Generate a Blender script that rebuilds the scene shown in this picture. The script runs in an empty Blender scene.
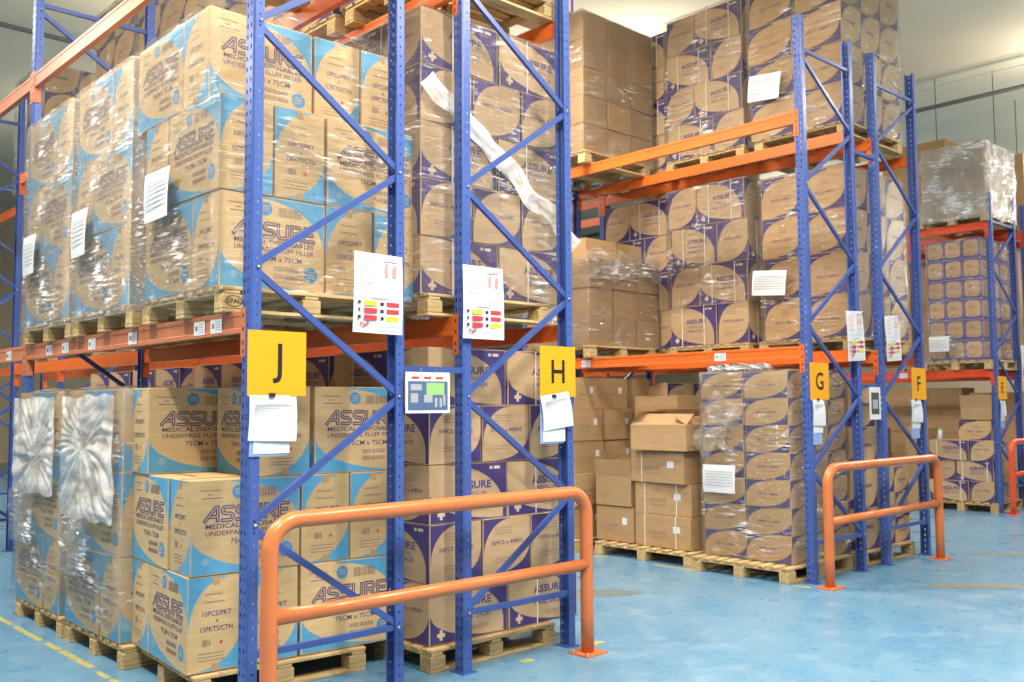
import bpy, bmesh, math, random
from mathutils import Vector, Matrix, noise
from math import sin, cos, pi, radians
random.seed(7)
S = bpy.context.scene
C = S.collection

# ------------------------------------------------------------------ camera
CAMP = Vector((-2.6219, -5.0168, 1.8027))
YAW, PIT, ROL, FPX = 0.7508, 0.0683, -0.0060, 951.93
F_ = Vector((sin(YAW)*cos(PIT), cos(YAW)*cos(PIT), sin(PIT)))
R0 = Vector((cos(YAW), -sin(YAW), 0)); U0 = R0.cross(F_)
R_ = R0*cos(ROL)+U0*sin(ROL); U_ = -R0*sin(ROL)+U0*cos(ROL)
cd = bpy.data.cameras.new('camera'); cam = bpy.data.objects.new('camera', cd); C.objects.link(cam)
m = Matrix.Identity(4)
for i in range(3):
    m[i][0] = R_[i]; m[i][1] = U_[i]; m[i][2] = -F_[i]; m[i][3] = CAMP[i]
cam.matrix_world = m
cd.sensor_width = 36; cd.lens = FPX*36/1024; cd.clip_end = 200
cd.dof.use_dof = True; cd.dof.focus_distance = 6.3; cd.dof.aperture_fstop = 3.2
S.camera = cam
def px(p):
    d = Vector(p)-CAMP; w = d.dot(F_)
    return 512+FPX*d.dot(R_)/w, 341-FPX*d.dot(U_)/w

# ------------------------------------------------------------------ materials
def s2l(c):
    c = c/255.
    return c/12.92 if c <= .04045 else ((c+.055)/1.055)**2.4
def rgb(r, g, b): return (s2l(r), s2l(g), s2l(b), 1)
class NT:
    def __init__(s, name):
        s.m = bpy.data.materials.new(name); s.m.use_nodes = True
        s.t = s.m.node_tree; s.n = s.t.nodes; s.n.clear()
        s.out = s.n.new('ShaderNodeOutputMaterial')
    def node(s, typ, **k):
        n = s.n.new(typ)
        for a, v in k.items(): setattr(n, a, v)
        return n
    def link(s, a, b): s.t.links.new(a, b)
    def math(s, op, a, b=None, c=None):
        n = s.n.new('ShaderNodeMath'); n.operation = op
        for i, v in enumerate((a, b, c)):
            if v is None: continue
            if isinstance(v, (int, float)): n.inputs[i].default_value = v
            else: s.link(v, n.inputs[i])
        return n.outputs[0]
    def mix(s, fac, a, b):
        n = s.n.new('ShaderNodeMix'); n.data_type = 'RGBA'
        for sock, v in ((n.inputs[0], fac), (n.inputs[6], a), (n.inputs[7], b)):
            if hasattr(v, 'links') or hasattr(v, 'is_linked'): s.link(v, sock)
            else: sock.default_value = v
        return n.outputs[2]
    def noise(s, vec, scale, detail=4, rough=.55):
        n = s.n.new('ShaderNodeTexNoise'); n.inputs['Scale'].default_value = scale
        n.inputs['Detail'].default_value = detail; n.inputs['Roughness'].default_value = rough
        if vec is not None: s.link(vec, n.inputs['Vector'])
        return n.outputs['Fac']
    def ramp(s, fac, a, b, ca=(0,0,0,1), cb=(1,1,1,1)):
        n = s.n.new('ShaderNodeValToRGB'); e = n.color_ramp.elements
        e[0].position = a; e[1].position = b; e[0].color = ca; e[1].color = cb
        s.link(fac, n.inputs[0]); return n.outputs[0]
    def vec(s, which='Object', scale=None):
        tc = s.n.new('ShaderNodeTexCoord'); o = tc.outputs[which]
        if scale:
            mp = s.n.new('ShaderNodeMapping'); mp.inputs['Scale'].default_value = scale
            s.link(o, mp.inputs[0]); o = mp.outputs[0]
        return o
    def bump(s, h, strength=.2, dist=.01):
        n = s.n.new('ShaderNodeBump'); n.inputs['Strength'].default_value = strength
        n.inputs['Distance'].default_value = dist; s.link(h, n.inputs['Height']); return n.outputs[0]
    def bsdf(s, color, rough=.5, metal=0, normal=None, coat=0, spec=.5):
        p = s.n.new('ShaderNodeBsdfPrincipled')
        if hasattr(color, 'is_linked'): s.link(color, p.inputs['Base Color'])
        else: p.inputs['Base Color'].default_value = color
        if hasattr(rough, 'is_linked'): s.link(rough, p.inputs['Roughness'])
        else: p.inputs['Roughness'].default_value = rough
        p.inputs['Metallic'].default_value = metal
        p.inputs['Coat Weight'].default_value = coat
        p.inputs['Specular IOR Level'].default_value = spec
        if normal is not None: s.link(normal, p.inputs['Normal'])
        s.link(p.outputs[0], s.out.inputs[0]); return p

def simple(name, col, rough=.5, var=.06, scale=6, metal=0, spec=.5, bump=0):
    t = NT(name); v = t.vec('Object')
    n = t.noise(v, scale)
    dark = tuple(c*(1-var*3) for c in col[:3])+(1,)
    c = t.mix(t.ramp(n, .35, .75), dark, col)
    t.bsdf(c, rough, metal, t.bump(n, bump, .01) if bump else None, spec=spec)
    return t.m
def painted(name, col, wear, rough=.35, amount=.0):
    t = NT(name); v = t.vec('Object')
    n = t.noise(v, 14, 6, .7); n2 = t.noise(v, 3)
    c = t.mix(t.ramp(n2, .3, .8), tuple(x*.86 for x in col[:3])+(1,), col)
    c = t.mix(t.ramp(n, .70-amount, .73-amount), c, wear)
    t.bsdf(c, rough, 0, t.bump(n2, .05, .01)); return t.m

KR = rgb(206, 178, 132); KR2 = rgb(194, 164, 118)
BLUE = rgb(88, 162, 204); PURP = rgb(70, 58, 118); NAVY = rgb(72, 72, 130); INK = rgb(82, 70, 116)
def kraft_nodes(t, kr, kr2):
    v = t.vec('Object'); info = t.node('ShaderNodeObjectInfo')
    n = t.noise(t.vec('Object', (3, 3, 14)), 2.0, 5)
    c = t.mix(t.ramp(n, .3, .7), kr2, kr)
    # flutes of the corrugated board and a little card to card difference
    hs = t.node('ShaderNodeHueSaturation'); t.link(c, hs.inputs['Color'])
    t.link(t.math('MULTIPLY_ADD', info.outputs['Random'], .22, .88), hs.inputs['Value'])
    return hs.outputs[0], n
def leaf(name, ink, kr=KR, kr2=KR2, flip=False, shape='leaf', rough=.62, p=(.9, .42, .89, .40, .35, .5, .63, .47), band=None):
    t = NT(name); base, n = kraft_nodes(t, kr, kr2)
    sp = t.node('ShaderNodeSeparateXYZ'); t.link(t.vec('UV'), sp.inputs[0])
    u, v = sp.outputs[0], sp.outputs[1]
    if flip: u = t.math('SUBTRACT', 1.0, u)
    def ell(cx, cy, a, b, pw=2):
        x = t.math('POWER', t.math('ABSOLUTE', t.math('DIVIDE', t.math('SUBTRACT', u, cx), a)), pw)
        y = t.math('POWER', t.math('ABSOLUTE', t.math('DIVIDE', t.math('SUBTRACT', v, cy), b)), pw)
        return t.math('GREATER_THAN', t.math('ADD', x, y), 1.0)
    if shape == 'leaf':
        A = t.math('MULTIPLY', t.math('MULTIPLY', t.math('LESS_THAN', u, p[0]), t.math('LESS_THAN', v, p[1])), ell(p[0], p[1], p[2], p[3]))
        B = t.math('MULTIPLY', t.math('MULTIPLY', t.math('GREATER_THAN', u, p[4]), t.math('GREATER_THAN', v, p[5])), ell(p[4], p[5], p[6], p[7]))
        mk = t.math('MAXIMUM', A, B)
        if band: mk = t.math('MAXIMUM', mk, t.math('GREATER_THAN', u, band))
    elif shape == 'ellipse': mk = ell(.5, .48, .50, .45, 2.3)
    else: mk = ell(.5, .52, .43, .40, 5)
    # printed ink keeps a bit of the board's grain
    inkc = t.mix(t.ramp(n, .2, .8), tuple(x*.86 for x in ink[:3])+(1,), ink)
    # thin pale board edge at the folds
    e = t.math('MAXIMUM', t.math('MAXIMUM', t.math('LESS_THAN', sp.outputs[0], .012), t.math('GREATER_THAN', sp.outputs[0], .988)),
               t.math('MAXIMUM', t.math('LESS_THAN', v, .012), t.math('GREATER_THAN', v, .988)))
    mk = t.math('MULTIPLY', mk, t.math('SUBTRACT', 1.0, e))
    t.bsdf(t.mix(mk, base, inkc), rough, 0, t.bump(n, .08, .004)); return t.m
def kraft(name, kr=KR, kr2=KR2):
    t = NT(name); base, n = kraft_nodes(t, kr, kr2); t.bsdf(base, .7, 0, t.bump(n, .1, .004)); return t.m

M = {}
M['kraft'] = kraft('kraft_board')
M['kraft_plain'] = kraft('plain_kraft_board', rgb(180, 148, 108), rgb(166, 134, 96))
M['blue_wide'] = leaf('blue_print_wide', BLUE)
M['blue_narrow'] = leaf('blue_print_narrow', BLUE, flip=True, p=(.86, .5, .85, .48, .30, .42, .68, .55))
M['purple_wide'] = leaf('purple_print_wide', PURP, rgb(192, 164, 128), rgb(180, 152, 116), p=(.92, .48, .90, .46, .20, .22, .74, .76), band=.94)
M['purple_narrow'] = leaf('purple_print_narrow', PURP, rgb(192, 164, 128), rgb(180, 152, 116), flip=True, p=(.70, .50, .68, .48, .42, .36, .56, .62))
M['violet_leaf'] = leaf('violet_print_leaf', PURP, rgb(200, 166, 120), rgb(180, 146, 104), flip=True, p=(.62, .5, .58, .46, .42, .5, .55, .44))
M['navy_ellipse'] = leaf('navy_print_leaf', NAVY, rgb(192, 162, 120), rgb(178, 146, 104), flip=True, p=(.66, .55, .65, .53, .36, .45, .62, .53))
M['navy_square'] = leaf('navy_print_square', rgb(92, 92, 172), rgb(212, 176, 134), rgb(196, 160, 120), shape='square')
M['ink'] = simple('purple_ink', INK, .6, .05)
M['ink_purple'] = simple('violet_ink', rgb(84, 74, 128), .6, .05)
M['ink_grey'] = simple('faded_ink', rgb(140, 118, 112), .65, .05)
M['disc'] = simple('blue_disc_ink', rgb(66, 148, 200), .6, .04)
M['red_ink'] = simple('red_ink', rgb(205, 90, 70), .6, .04)
M['pale_blue'] = simple('pale_blue_ink', rgb(130, 172, 196), .6, .04)
M['inlay'] = simple('board_inlay', KR, .65, .03)
M['cross'] = simple('pale_cross_print', rgb(212, 194, 166), .6, .03)
M['tape'] = simple('brown_tape', rgb(190, 152, 104), .25, .05)
M['strap'] = simple('white_strap', rgb(232, 228, 220), .35, .03)
M['strap_green'] = simple('green_strap', rgb(60, 130, 110), .35, .03)
M['post'] = painted('blue_painted_steel', rgb(68, 96, 170), rgb(150, 155, 170), .33, .0)
M['brace'] = painted('brace_painted_steel', rgb(64, 88, 158), rgb(150, 155, 170), .33)
M['beam'] = painted('orange_painted_steel', rgb(232, 112, 44), rgb(180, 96, 60), .32)
M['beam_faded'] = painted('faded_orange_painted_steel', rgb(200, 120, 84), rgb(170, 120, 96), .48)
M['beam_red'] = painted('red_orange_painted_steel', rgb(226, 82, 44), rgb(160, 70, 50), .35)
M['guard'] = painted('guard_orange_paint', rgb(216, 122, 70), rgb(70, 56, 54), .28, .02)
M['guard_red'] = painted('guard_red_paint', rgb(228, 88, 54), rgb(90, 50, 50), .3, .0)
M['steel'] = simple('zinc_steel', rgb(190, 188, 184), .3, .04, metal=.8)
M['yellow'] = simple('yellow_sign_plate', rgb(236, 166, 26), .4, .01)
M['black'] = simple('black_print', rgb(28, 26, 28), .5, .02)
M['paper'] = simple('white_paper', rgb(222, 226, 232), .45, .015, 3)
M['paper_line'] = simple('grey_print', rgb(168, 172, 182), .5, .02)
M['paper_red'] = simple('red_print', rgb(206, 60, 66), .5, .02)
M['paper_lime'] = simple('lime_print', rgb(206, 216, 50), .5, .02)
M['paper_pink'] = simple('pink_print', rgb(228, 150, 150), .5, .02)
M['paper_green'] = simple('green_print', rgb(150, 196, 120), .5, .02)
M['paper_blue'] = simple('pale_blue_sleeve', rgb(140, 172, 226), .3, .02)
M['poster'] = simple('slate_blue_print', rgb(84, 108, 146), .4, .04)
M['grey_photo'] = simple('grey_photo_print', rgb(92, 92, 90), .4, .15, 20)
M['conduit'] = simple('grey_conduit_paint', rgb(104, 106, 104), .5, .03)
M['dark'] = simple('dark_metal', rgb(48, 44, 46), .45, .05)
M['wood'] = None
def wood():
    t = NT('pallet_wood'); info = t.node('ShaderNodeObjectInfo')
    n = t.noise(t.vec('Object', (1.2, 14, 14)), 3, 6); n2 = t.noise(t.vec('Object'), 9, 3)
    c = t.mix(t.ramp(n, .3, .7), rgb(158, 128, 82), rgb(216, 190, 140))
    hs = t.node('ShaderNodeHueSaturation'); t.link(c, hs.inputs['Color'])
    t.link(t.math('MULTIPLY_ADD', info.outputs['Random'], .3, .84), hs.inputs['Value'])
    c = t.mix(t.ramp(n2, .62, .72), hs.outputs[0], rgb(150, 118, 76))
    t.bsdf(c, .75, 0, t.bump(n, .25, .004)); return t.m
M['wood'] = wood()
def floor_mat():
    t = NT('pale_blue_epoxy_floor'); v = t.vec('Object')
    big = t.noise(v, .7, 5, .6); mid = t.noise(v, 3.2, 6, .65); fine = t.noise(v, 18, 5, .7)
    scr = t.noise(t.vec('Object', (1.2, 9, 1)), 3, 6, .7)
    c = t.mix(t.ramp(big, .35, .7), rgb(82, 134, 172), rgb(106, 148, 178))
    c = t.mix(t.ramp(mid, .5, .72), c, rgb(124, 156, 180))
    zone = t.ramp(t.noise(v, .45, 2), .48, .6)
    c = t.mix(t.math('MULTIPLY', t.ramp(scr, .56, .68), zone), c, rgb(128, 134, 126))
    c = t.mix(t.math('MULTIPLY', t.ramp(fine, .66, .80), .35), c, rgb(110, 132, 146))
    r = t.math('MULTIPLY_ADD', mid, .28, .16)
    t.bsdf(c, r, 0, t.bump(fine, .04, .004), spec=.5); return t.m
M['floor'] = floor_mat()
M['tape_yellow'] = simple('worn_yellow_floor_tape', rgb(186, 182, 116), .5, .12, 20)
M['scuff'] = simple('dried_grey_spill', rgb(120, 130, 128), .5, .1, 10)
M['ceiling'] = simple('off_white_ceiling', rgb(226, 214, 188), .8, .03, .6)
M['wall'] = simple('beige_wall', rgb(196, 180, 152), .8, .04, .8)
def film(name, haze=.02, gl=.05, streak=1.0, scale=1.0, lo=.60, hi=.72):
    t = NT(name)
    # long pulled creases round the load; glints painted on as white streaks, in patches
    n = t.noise(t.vec('Object', (3*scale, 3*scale, 26*scale)), 1.6, 5, .6)
    n2 = t.noise(t.vec('Object', (9*scale, 9*scale, 60*scale)), 1.5, 4, .6)
    patch = t.noise(t.vec('Object', (1.7*scale,)*3), 1.6, 3, .5)
    h = t.math('ADD', n, t.math('MULTIPLY', n2, .35))
    bmp = t.bump(h, 1.0, .05)
    tr = t.node('ShaderNodeBsdfTransparent'); tr.inputs[0].default_value = (.985, .985, .985, 1)
    g = t.node('ShaderNodeBsdfGlossy'); g.inputs['Roughness'].default_value = .10; g.inputs[0].default_value = (1, 1, 1, 1)
    t.link(bmp, g.inputs['Normal'])
    d = t.node('ShaderNodeBsdfDiffuse'); d.inputs[0].default_value = (.95, .95, .96, 1)
    pm = t.ramp(patch, .47, .66)
    crease_glint = t.math('MULTIPLY', t.ramp(n, lo-.03, hi), pm)
    fine = t.math('MULTIPLY', t.ramp(n2, .60, .70), pm)
    st = t.math('MINIMUM', t.math('ADD', crease_glint, t.math('MULTIPLY', fine, .6)), 1.0)
    fr = t.node('ShaderNodeFresnel'); fr.inputs['IOR'].default_value = 1.4; t.link(bmp, fr.inputs['Normal'])
    f1 = t.math('MINIMUM', t.math('ADD', t.math('MULTIPLY_ADD', st, .30*streak, gl), t.math('MULTIPLY', fr.outputs[0], .5)), 1.0)
    m1 = t.node('ShaderNodeMixShader'); t.link(f1, m1.inputs[0]); t.link(tr.outputs[0], m1.inputs[1]); t.link(g.outputs[0], m1.inputs[2])
    m2 = t.node('ShaderNodeMixShader'); t.link(t.math('MULTIPLY_ADD', st, .55*streak, haze), m2.inputs[0])
    t.link(m1.outputs[0], m2.inputs[1]); t.link(d.outputs[0], m2.inputs[2])
    t.link(m2.outputs[0], t.out.inputs[0]); return t.m
M['film'] = film('clear_stretch_film', .012, .035, 1.5, 1.0, .57, .65)
M['film_thick'] = film('thick_stretch_film', .05, .08, 1.7, 1.0, .53, .62)
def milky(name):
    t = NT(name); n = t.noise(t.vec('Object', (2.2, 2.2, 3.4)), 1.6, 3, .5); fine = t.noise(t.vec('Object', (16, 16, 4)), 1.4, 3)
    bm_ = t.bump(t.math('ADD', n, t.math('MULTIPLY', fine, .4)), .5, .03)
    tr = t.node('ShaderNodeBsdfTransparent'); p = t.node('ShaderNodeBsdfPrincipled')
    p.inputs['Base Color'].default_value = (.96, .95, .93, 1); p.inputs['Roughness'].default_value = .22; t.link(bm_, p.inputs['Normal'])
    tl = t.node('ShaderNodeBsdfTranslucent'); tl.inputs[0].default_value = (.92, .92, .92, 1)
    m0 = t.node('ShaderNodeMixShader'); m0.inputs[0].default_value = .25; t.link(p.outputs[0], m0.inputs[1]); t.link(tl.outputs[0], m0.inputs[2])
    mm = t.node('ShaderNodeMixShader'); t.link(t.math('MULTIPLY_ADD', t.ramp(n, .36, .60), .60, .30), mm.inputs[0])
    t.link(tr.outputs[0], mm.inputs[1]); t.link(m0.outputs[0], mm.inputs[2]); t.link(mm.outputs[0], t.out.inputs[0]); return t.m
M['film_silver'] = film('silvery_layered_film', .16, .14, 1.8, 1.0, .46, .60)
M['film_milky'] = milky('milky_crumpled_film')
M['bag'] = simple('purple_plastic', rgb(52, 44, 140), .2, .1, 12)
M['housing'] = simple('grey_lamp_housing', rgb(200, 200, 196), .4, .02)
def emis(name, col, st):
    t = NT(name); e = t.node('ShaderNodeEmission'); e.inputs[0].default_value = col; e.inputs[1].default_value = st
    t.link(e.outputs[0], t.out.inputs[0]); return t.m
M['lamp'] = emis('lamp_diffuser_glow', (1, .95, .86, 1), 9)

# ------------------------------------------------------------------ mesh helpers
class MB:
    def __init__(s): s.v = []; s.f = []; s.mi = []; s.uv = {}; s.smooth = False
    def quad(s, a, b, c, d, mi=0):
        k = len(s.v); s.v += [a, b, c, d]; s.f.append((k, k+1, k+2, k+3)); s.mi.append(mi)
    def box(s, x0, y0, z0, x1, y1, z1, mi=0, ch=0):
        k = len(s.v)
        s.v += [(x0,y0,z0),(x1,y0,z0),(x1,y1,z0),(x0,y1,z0),(x0,y0,z1),(x1,y0,z1),(x1,y1,z1),(x0,y1,z1)]
        for f in ((0,3,2,1),(4,5,6,7),(0,1,5,4),(1,2,6,5),(2,3,7,6),(3,0,4,7)):
            s.f.append(tuple(k+i for i in f)); s.mi.append(mi)
        return s
    def prism(s, prof, p0, p1, xa, ya, mi=0, caps=True):
        # extrude closed 2D profile (list of (a,b)) from p0 to p1 with axes xa, ya
        p0 = Vector(p0); p1 = Vector(p1); xa = Vector(xa); ya = Vector(ya); k = len(s.v); n = len(prof)
        for p in (p0, p1):
            for a, b in prof: s.v.append(tuple(p+xa*a+ya*b))
        for i in range(n):
            j = (i+1) % n; s.f.append((k+i, k+j, k+n+j, k+n+i)); s.mi.append(mi)
        if caps:
            s.f.append(tuple(k+i for i in reversed(range(n)))); s.mi.append(mi)
            s.f.append(tuple(k+n+i for i in range(n))); s.mi.append(mi)
        return s
    def tube(s, pts, r, n=14, mi=0, caps=True):
        pts = [Vector(p) for p in pts]; rings = []
        t0 = (pts[1]-pts[0]).normalized(); up = Vector((0,0,1)) if abs(t0.z) < .9 else Vector((0,1,0))
        a = t0.cross(up).normalized()
        for i, p in enumerate(pts):
            t = ((pts[min(i+1, len(pts)-1)]-pts[max(i-1, 0)])).normalized()
            a = (a-t*a.dot(t)).normalized(); b = t.cross(a)
            k = len(s.v)
            for j in range(n):
                q = 2*pi*j/n; s.v.append(tuple(p+(a*cos(q)+b*sin(q))*(r[i] if isinstance(r, list) else r)))
            rings.append(k)
        for k, l in zip(rings, rings[1:]):
            for j in range(n):
                s.f.append((k+j, k+(j+1)%n, l+(j+1)%n, l+j)); s.mi.append(mi)
        if caps:
            s.f.append(tuple(rings[0]+j for j in reversed(range(n)))); s.mi.append(mi)
            s.f.append(tuple(rings[-1]+j for j in range(n))); s.mi.append(mi)
        s.smooth = True
        return s
    def mesh(s, name, mats, fix=True):
        me = bpy.data.meshes.new(name); me.from_pydata([tuple(v) for v in s.v], [], s.f)
        for mt in (mats if isinstance(mats, (list, tuple)) else [mats]): me.materials.append(mt)
        me.polygons.foreach_set('material_index', s.mi)
        if fix:
            bm = bmesh.new(); bm.from_mesh(me); bmesh.ops.recalc_face_normals(bm, faces=bm.faces); bm.to_mesh(me); bm.free()
        if s.smooth:
            me.polygons.foreach_set('use_smooth', [True]*len(me.polygons))
        me.update(); return me
def link(name, me, parent=None, loc=(0,0,0), rz=0):
    o = bpy.data.objects.new(name, me); C.objects.link(o)
    o.location = loc; o.rotation_euler = (0,0,rz)
    if parent: o.parent = parent
    return o
LABELS = {}
def tag(o, label, cat, group=None, kind=None):
    o['label'] = label; o['category'] = cat
    if group: o['group'] = group
    if kind: o['kind'] = kind
    n = len(label.split())
    if n > 16 or n < 4: print('LABEL LENGTH', n, label)
    if label in LABELS: print('DUP LABEL', label)
    LABELS[label] = 1
    return o
def empty(name, label, cat, loc=(0,0,0), rz=0, group=None):
    o = bpy.data.objects.new(name, None); C.objects.link(o); o.location = loc; o.rotation_euler = (0,0,rz)
    o.empty_display_size = .1
    return tag(o, label, cat, group)
def struct(name, me, loc=(0,0,0)):
    o = link(name, me, None, loc); o['kind'] = 'structure'; return o
# ---- text
TXT = {}
def text_mesh(s, size=1, bold=0, sx=1, align='CENTER'):
    key = (s, bold, align)
    if key not in TXT:
        cu = bpy.data.curves.new('text', 'FONT'); cu.body = s; cu.align_x = align; cu.resolution_u = 3; cu.offset = bold
        ob = bpy.data.objects.new('text', cu); C.objects.link(ob)
        dg = bpy.context.evaluated_depsgraph_get(); me = bpy.data.meshes.new_from_object(ob.evaluated_get(dg))
        vs = [(v.co.x, v.co.y) for v in me.vertices]; fs = [tuple(p.vertices) for p in me.polygons]
        bpy.data.objects.remove(ob); bpy.data.curves.remove(cu); bpy.data.meshes.remove(me)
        TXT[key] = (vs, fs)
    vs, fs = TXT[key]
    return [(x*size*sx, y*size) for x, y in vs], fs
def stroke(poly, w):
    # ribbon along polyline -> quads
    out = []; P = [Vector(p) for p in poly]; n = len(P)
    L = []; Rr = []
    for i in range(n):
        d = (P[min(i+1, n-1)]-P[max(i-1, 0)]).normalized()
        if 0 < i < n-1:
            d1 = (P[i]-P[i-1]).normalized(); d2 = (P[i+1]-P[i]).normalized()
            d = (d1+d2).normalized() if (d1+d2).length > .01 else d1
            k = 1/max(.5, d.dot(d1))
        else: k = 1
        nn = Vector((-d.y, d.x))*w/2*k
        e = Vector((0, 0))
        if i == 0: e = -d*w*.4
        if i == n-1: e = d*w*.4
        L.append(P[i]+nn+e); Rr.append(P[i]-nn+e)
    for i in range(n-1): out.append((L[i], Rr[i], Rr[i+1], L[i+1]))
    return out
GL = {'A': (1.0, [[(.02,.08),(.72,.92),(.84,.92),(.84,.08)], [(.36,.34),(.84,.34)]]),
      'S': (.86, [[(.76,.92),(.2,.92),(.08,.8),(.08,.62),(.2,.52),(.62,.48),(.75,.38),(.75,.2),(.62,.08),(.06,.08)]]),
      'U': (.88, [[(.08,.92),(.08,.25),(.2,.08),(.6,.08),(.74,.25),(.74,.92)]]),
      'R': (.88, [[(.08,.08),(.08,.92),(.6,.92),(.74,.8),(.74,.6),(.6,.48),(.1,.48)], [(.42,.48),(.76,.08)]]),
      'E': (.82, [[(.74,.92),(.08,.92),(.08,.08),(.74,.08)], [(.08,.5),(.62,.5)]])}
def logo(word='ASSURE'):
    x = 0; outer = []; inner = []
    for ch in word:
        adv, st = GL[ch]
        for pl in st:
            pl = [(a+x, b) for a, b in pl]
            outer += stroke(pl, .25); inner += stroke(pl, .06)
        x += adv+.1
    return outer, inner, x-.1

# ---- cartons ------------------------------------------------------------
CART = {}
def bulge(u, v): return .0025*sin(pi*min(max(u,0),1))*sin(pi*min(max(v,0),1))
def carton_body(L, W, H, mats, plain=False):
    # long side L along x, W along y, origin at centre of the base
    cs = [-1, -.985, -.6, -.2, .2, .6, .985, 1]; n = len(cs); idx = {}; mb = MB()
    bm = bmesh.new(); uvl = bm.loops.layers.uv.new('uv')
    def vert(a, b, c):
        k = (a, b, c)
        if k in idx: return idx[k]
        x, y, z = cs[a], cs[b], cs[c]
        ex, ey, ez = abs(x) == 1, abs(y) == 1, abs(z) == 1
        px_, py_, pz_ = x*L/2, y*W/2, (z+1)/2*H
        cnt = ex+ey+ez; r = .004
        if cnt >= 2:
            if ex: px_ -= math.copysign(r, x)*.5
            if ey: py_ -= math.copysign(r, y)*.5
            if ez: pz_ -= math.copysign(r, z)*.5
        else:
            u, v, w = (x+1)/2, (y+1)/2, (z+1)/2
            if ex: px_ += math.copysign(bulge(v, w), x)
            if ey: py_ += math.copysign(bulge(u, w), y)
            if ez and z > 0: pz_ -= bulge(u, v)*.4
        idx[k] = bm.verts.new((px_, py_, pz_)); return idx[k]
    def face(axis, side):
        for i in range(n-1):
            for j in range(n-1):
                q = [(i,j),(i+1,j),(i+1,j+1),(i,j+1)]; vs = []; uvs = []
                for a, b in q:
                    ua, ub = (cs[a]+1)/2, (cs[b]+1)/2
                    if axis == 1: vs.append(vert(a, side, b)); uvs.append((ua if side == 0 else 1-ua, ub))
                    elif axis == 0: vs.append(vert(side, a, b)); uvs.append((1-ua if side == 0 else ua, ub))
                    else: vs.append(vert(a, b, side)); uvs.append((ua, ub))
                f = bm.faces.new(vs); f.material_index = {1:0, 0:1, 2:2}[axis]
                for lp, uv in zip(f.loops, uvs): lp[uvl].uv = uv
    for ax in range(3):
        face(ax, 0); face(ax, n-1)
    bmesh.ops.recalc_face_normals(bm, faces=bm.faces)
    me = bpy.data.meshes.new('carton'); bm.to_mesh(me); bm.free()
    for k in mats: me.materials.append(M[k])
    return me
class Print:
    # artwork laid onto the four sides of a carton, following its bulge
    def __init__(s, L, W, H): s.L, s.W, s.H = L, W, H; s.mb = MB(); s.k = 0
    def put(s, side, pts, faces, mi, lift=.0012):
        L, W, H = s.L, s.W, s.H; k = len(s.mb.v)
        for (a, z) in pts:                    # metres from the left end of the side and from the bottom
            w = W if side in 'xX' else L; u = a/w; o = bulge(u, z/H)+lift
            if side == 'y': p = (-L/2+a, -W/2-o, z)
            elif side == 'Y': p = (L/2-a, W/2+o, z)
            elif side == 'X': p = (L/2+o, -W/2+a, z)
            else: p = (-L/2-o, W/2-a, z)
            s.mb.v.append(p)
        for f in faces: s.mb.f.append(tuple(k+i for i in f)); s.mb.mi.append(mi)
    def w(s, side): return s.W if side in 'xX' else s.L
    def text(s, side, st, u, v, size, mi=0, bold=0, width=None):
        pts, fs = text_mesh(st, 1, bold)
        if not pts: return
        x0 = min(p[0] for p in pts); x1 = max(p[0] for p in pts)
        sx = (width*s.w(side)/(x1-x0)) if width else size
        s.put(side, [(u*s.w(side)+(p[0]-(x0+x1)/2)*sx, v*s.H+p[1]*size) for p in pts], fs, mi)
    def rect(s, side, u0, v0, u1, v1, mi=0, lift=.0012):
        w = s.w(side); s.put(side, [(u0*w, v0*s.H), (u1*w, v0*s.H), (u1*w, v1*s.H), (u0*w, v1*s.H)], [(0,1,2,3)], mi, lift)
    def disc(s, side, u, v, r, mi=0, lift=.0012):
        w = s.w(side); s.put(side, [(u*w+r*cos(i*pi/10), v*s.H+r*sin(i*pi/10)) for i in range(20)], [tuple(range(20))], mi, lift)
    def code(s, side, u0, v0, u1, v1, n=12, mi=0):
        rnd = random.Random(3)
        for i in range(n):
            a = u0+(u1-u0)*i/n; s.rect(side, a, v0, a+(u1-u0)/n*rnd.uniform(.35, .7), v1, mi)
    def cross(s, side, u, v, r, mi=0):
        w = s.w(side); a = r*.36; cx, cy = u*w, v*s.H
        s.put(side, [(cx-a,cy-r),(cx+a,cy-r),(cx+a,cy-a),(cx+r,cy-a),(cx+r,cy+a),(cx+a,cy+a),(cx+a,cy+r),(cx-a,cy+r),(cx-a,cy+a),(cx-r,cy+a),(cx-r,cy-a),(cx-a,cy-a)],
              [(0,1,2,11),(11,2,5,8),(8,5,6,7),(10,11,8,9),(2,3,4,5)], mi)
    def logo(s, side, u0, v0, u1, v1, mo=0, mi=1):
        o, i, wd = logo(); w = s.w(side)
        f = lambda p: (u0*w+p.x/wd*(u1-u0)*w, (v0+p.y*(v1-v0))*s.H)
        for q in o: s.put(side, [f(p) for p in q], [(0,1,2,3)], mo)
        for q in i: s.put(side, [f(p) for p in q], [(0,1,2,3)], mi, .0022)
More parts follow.
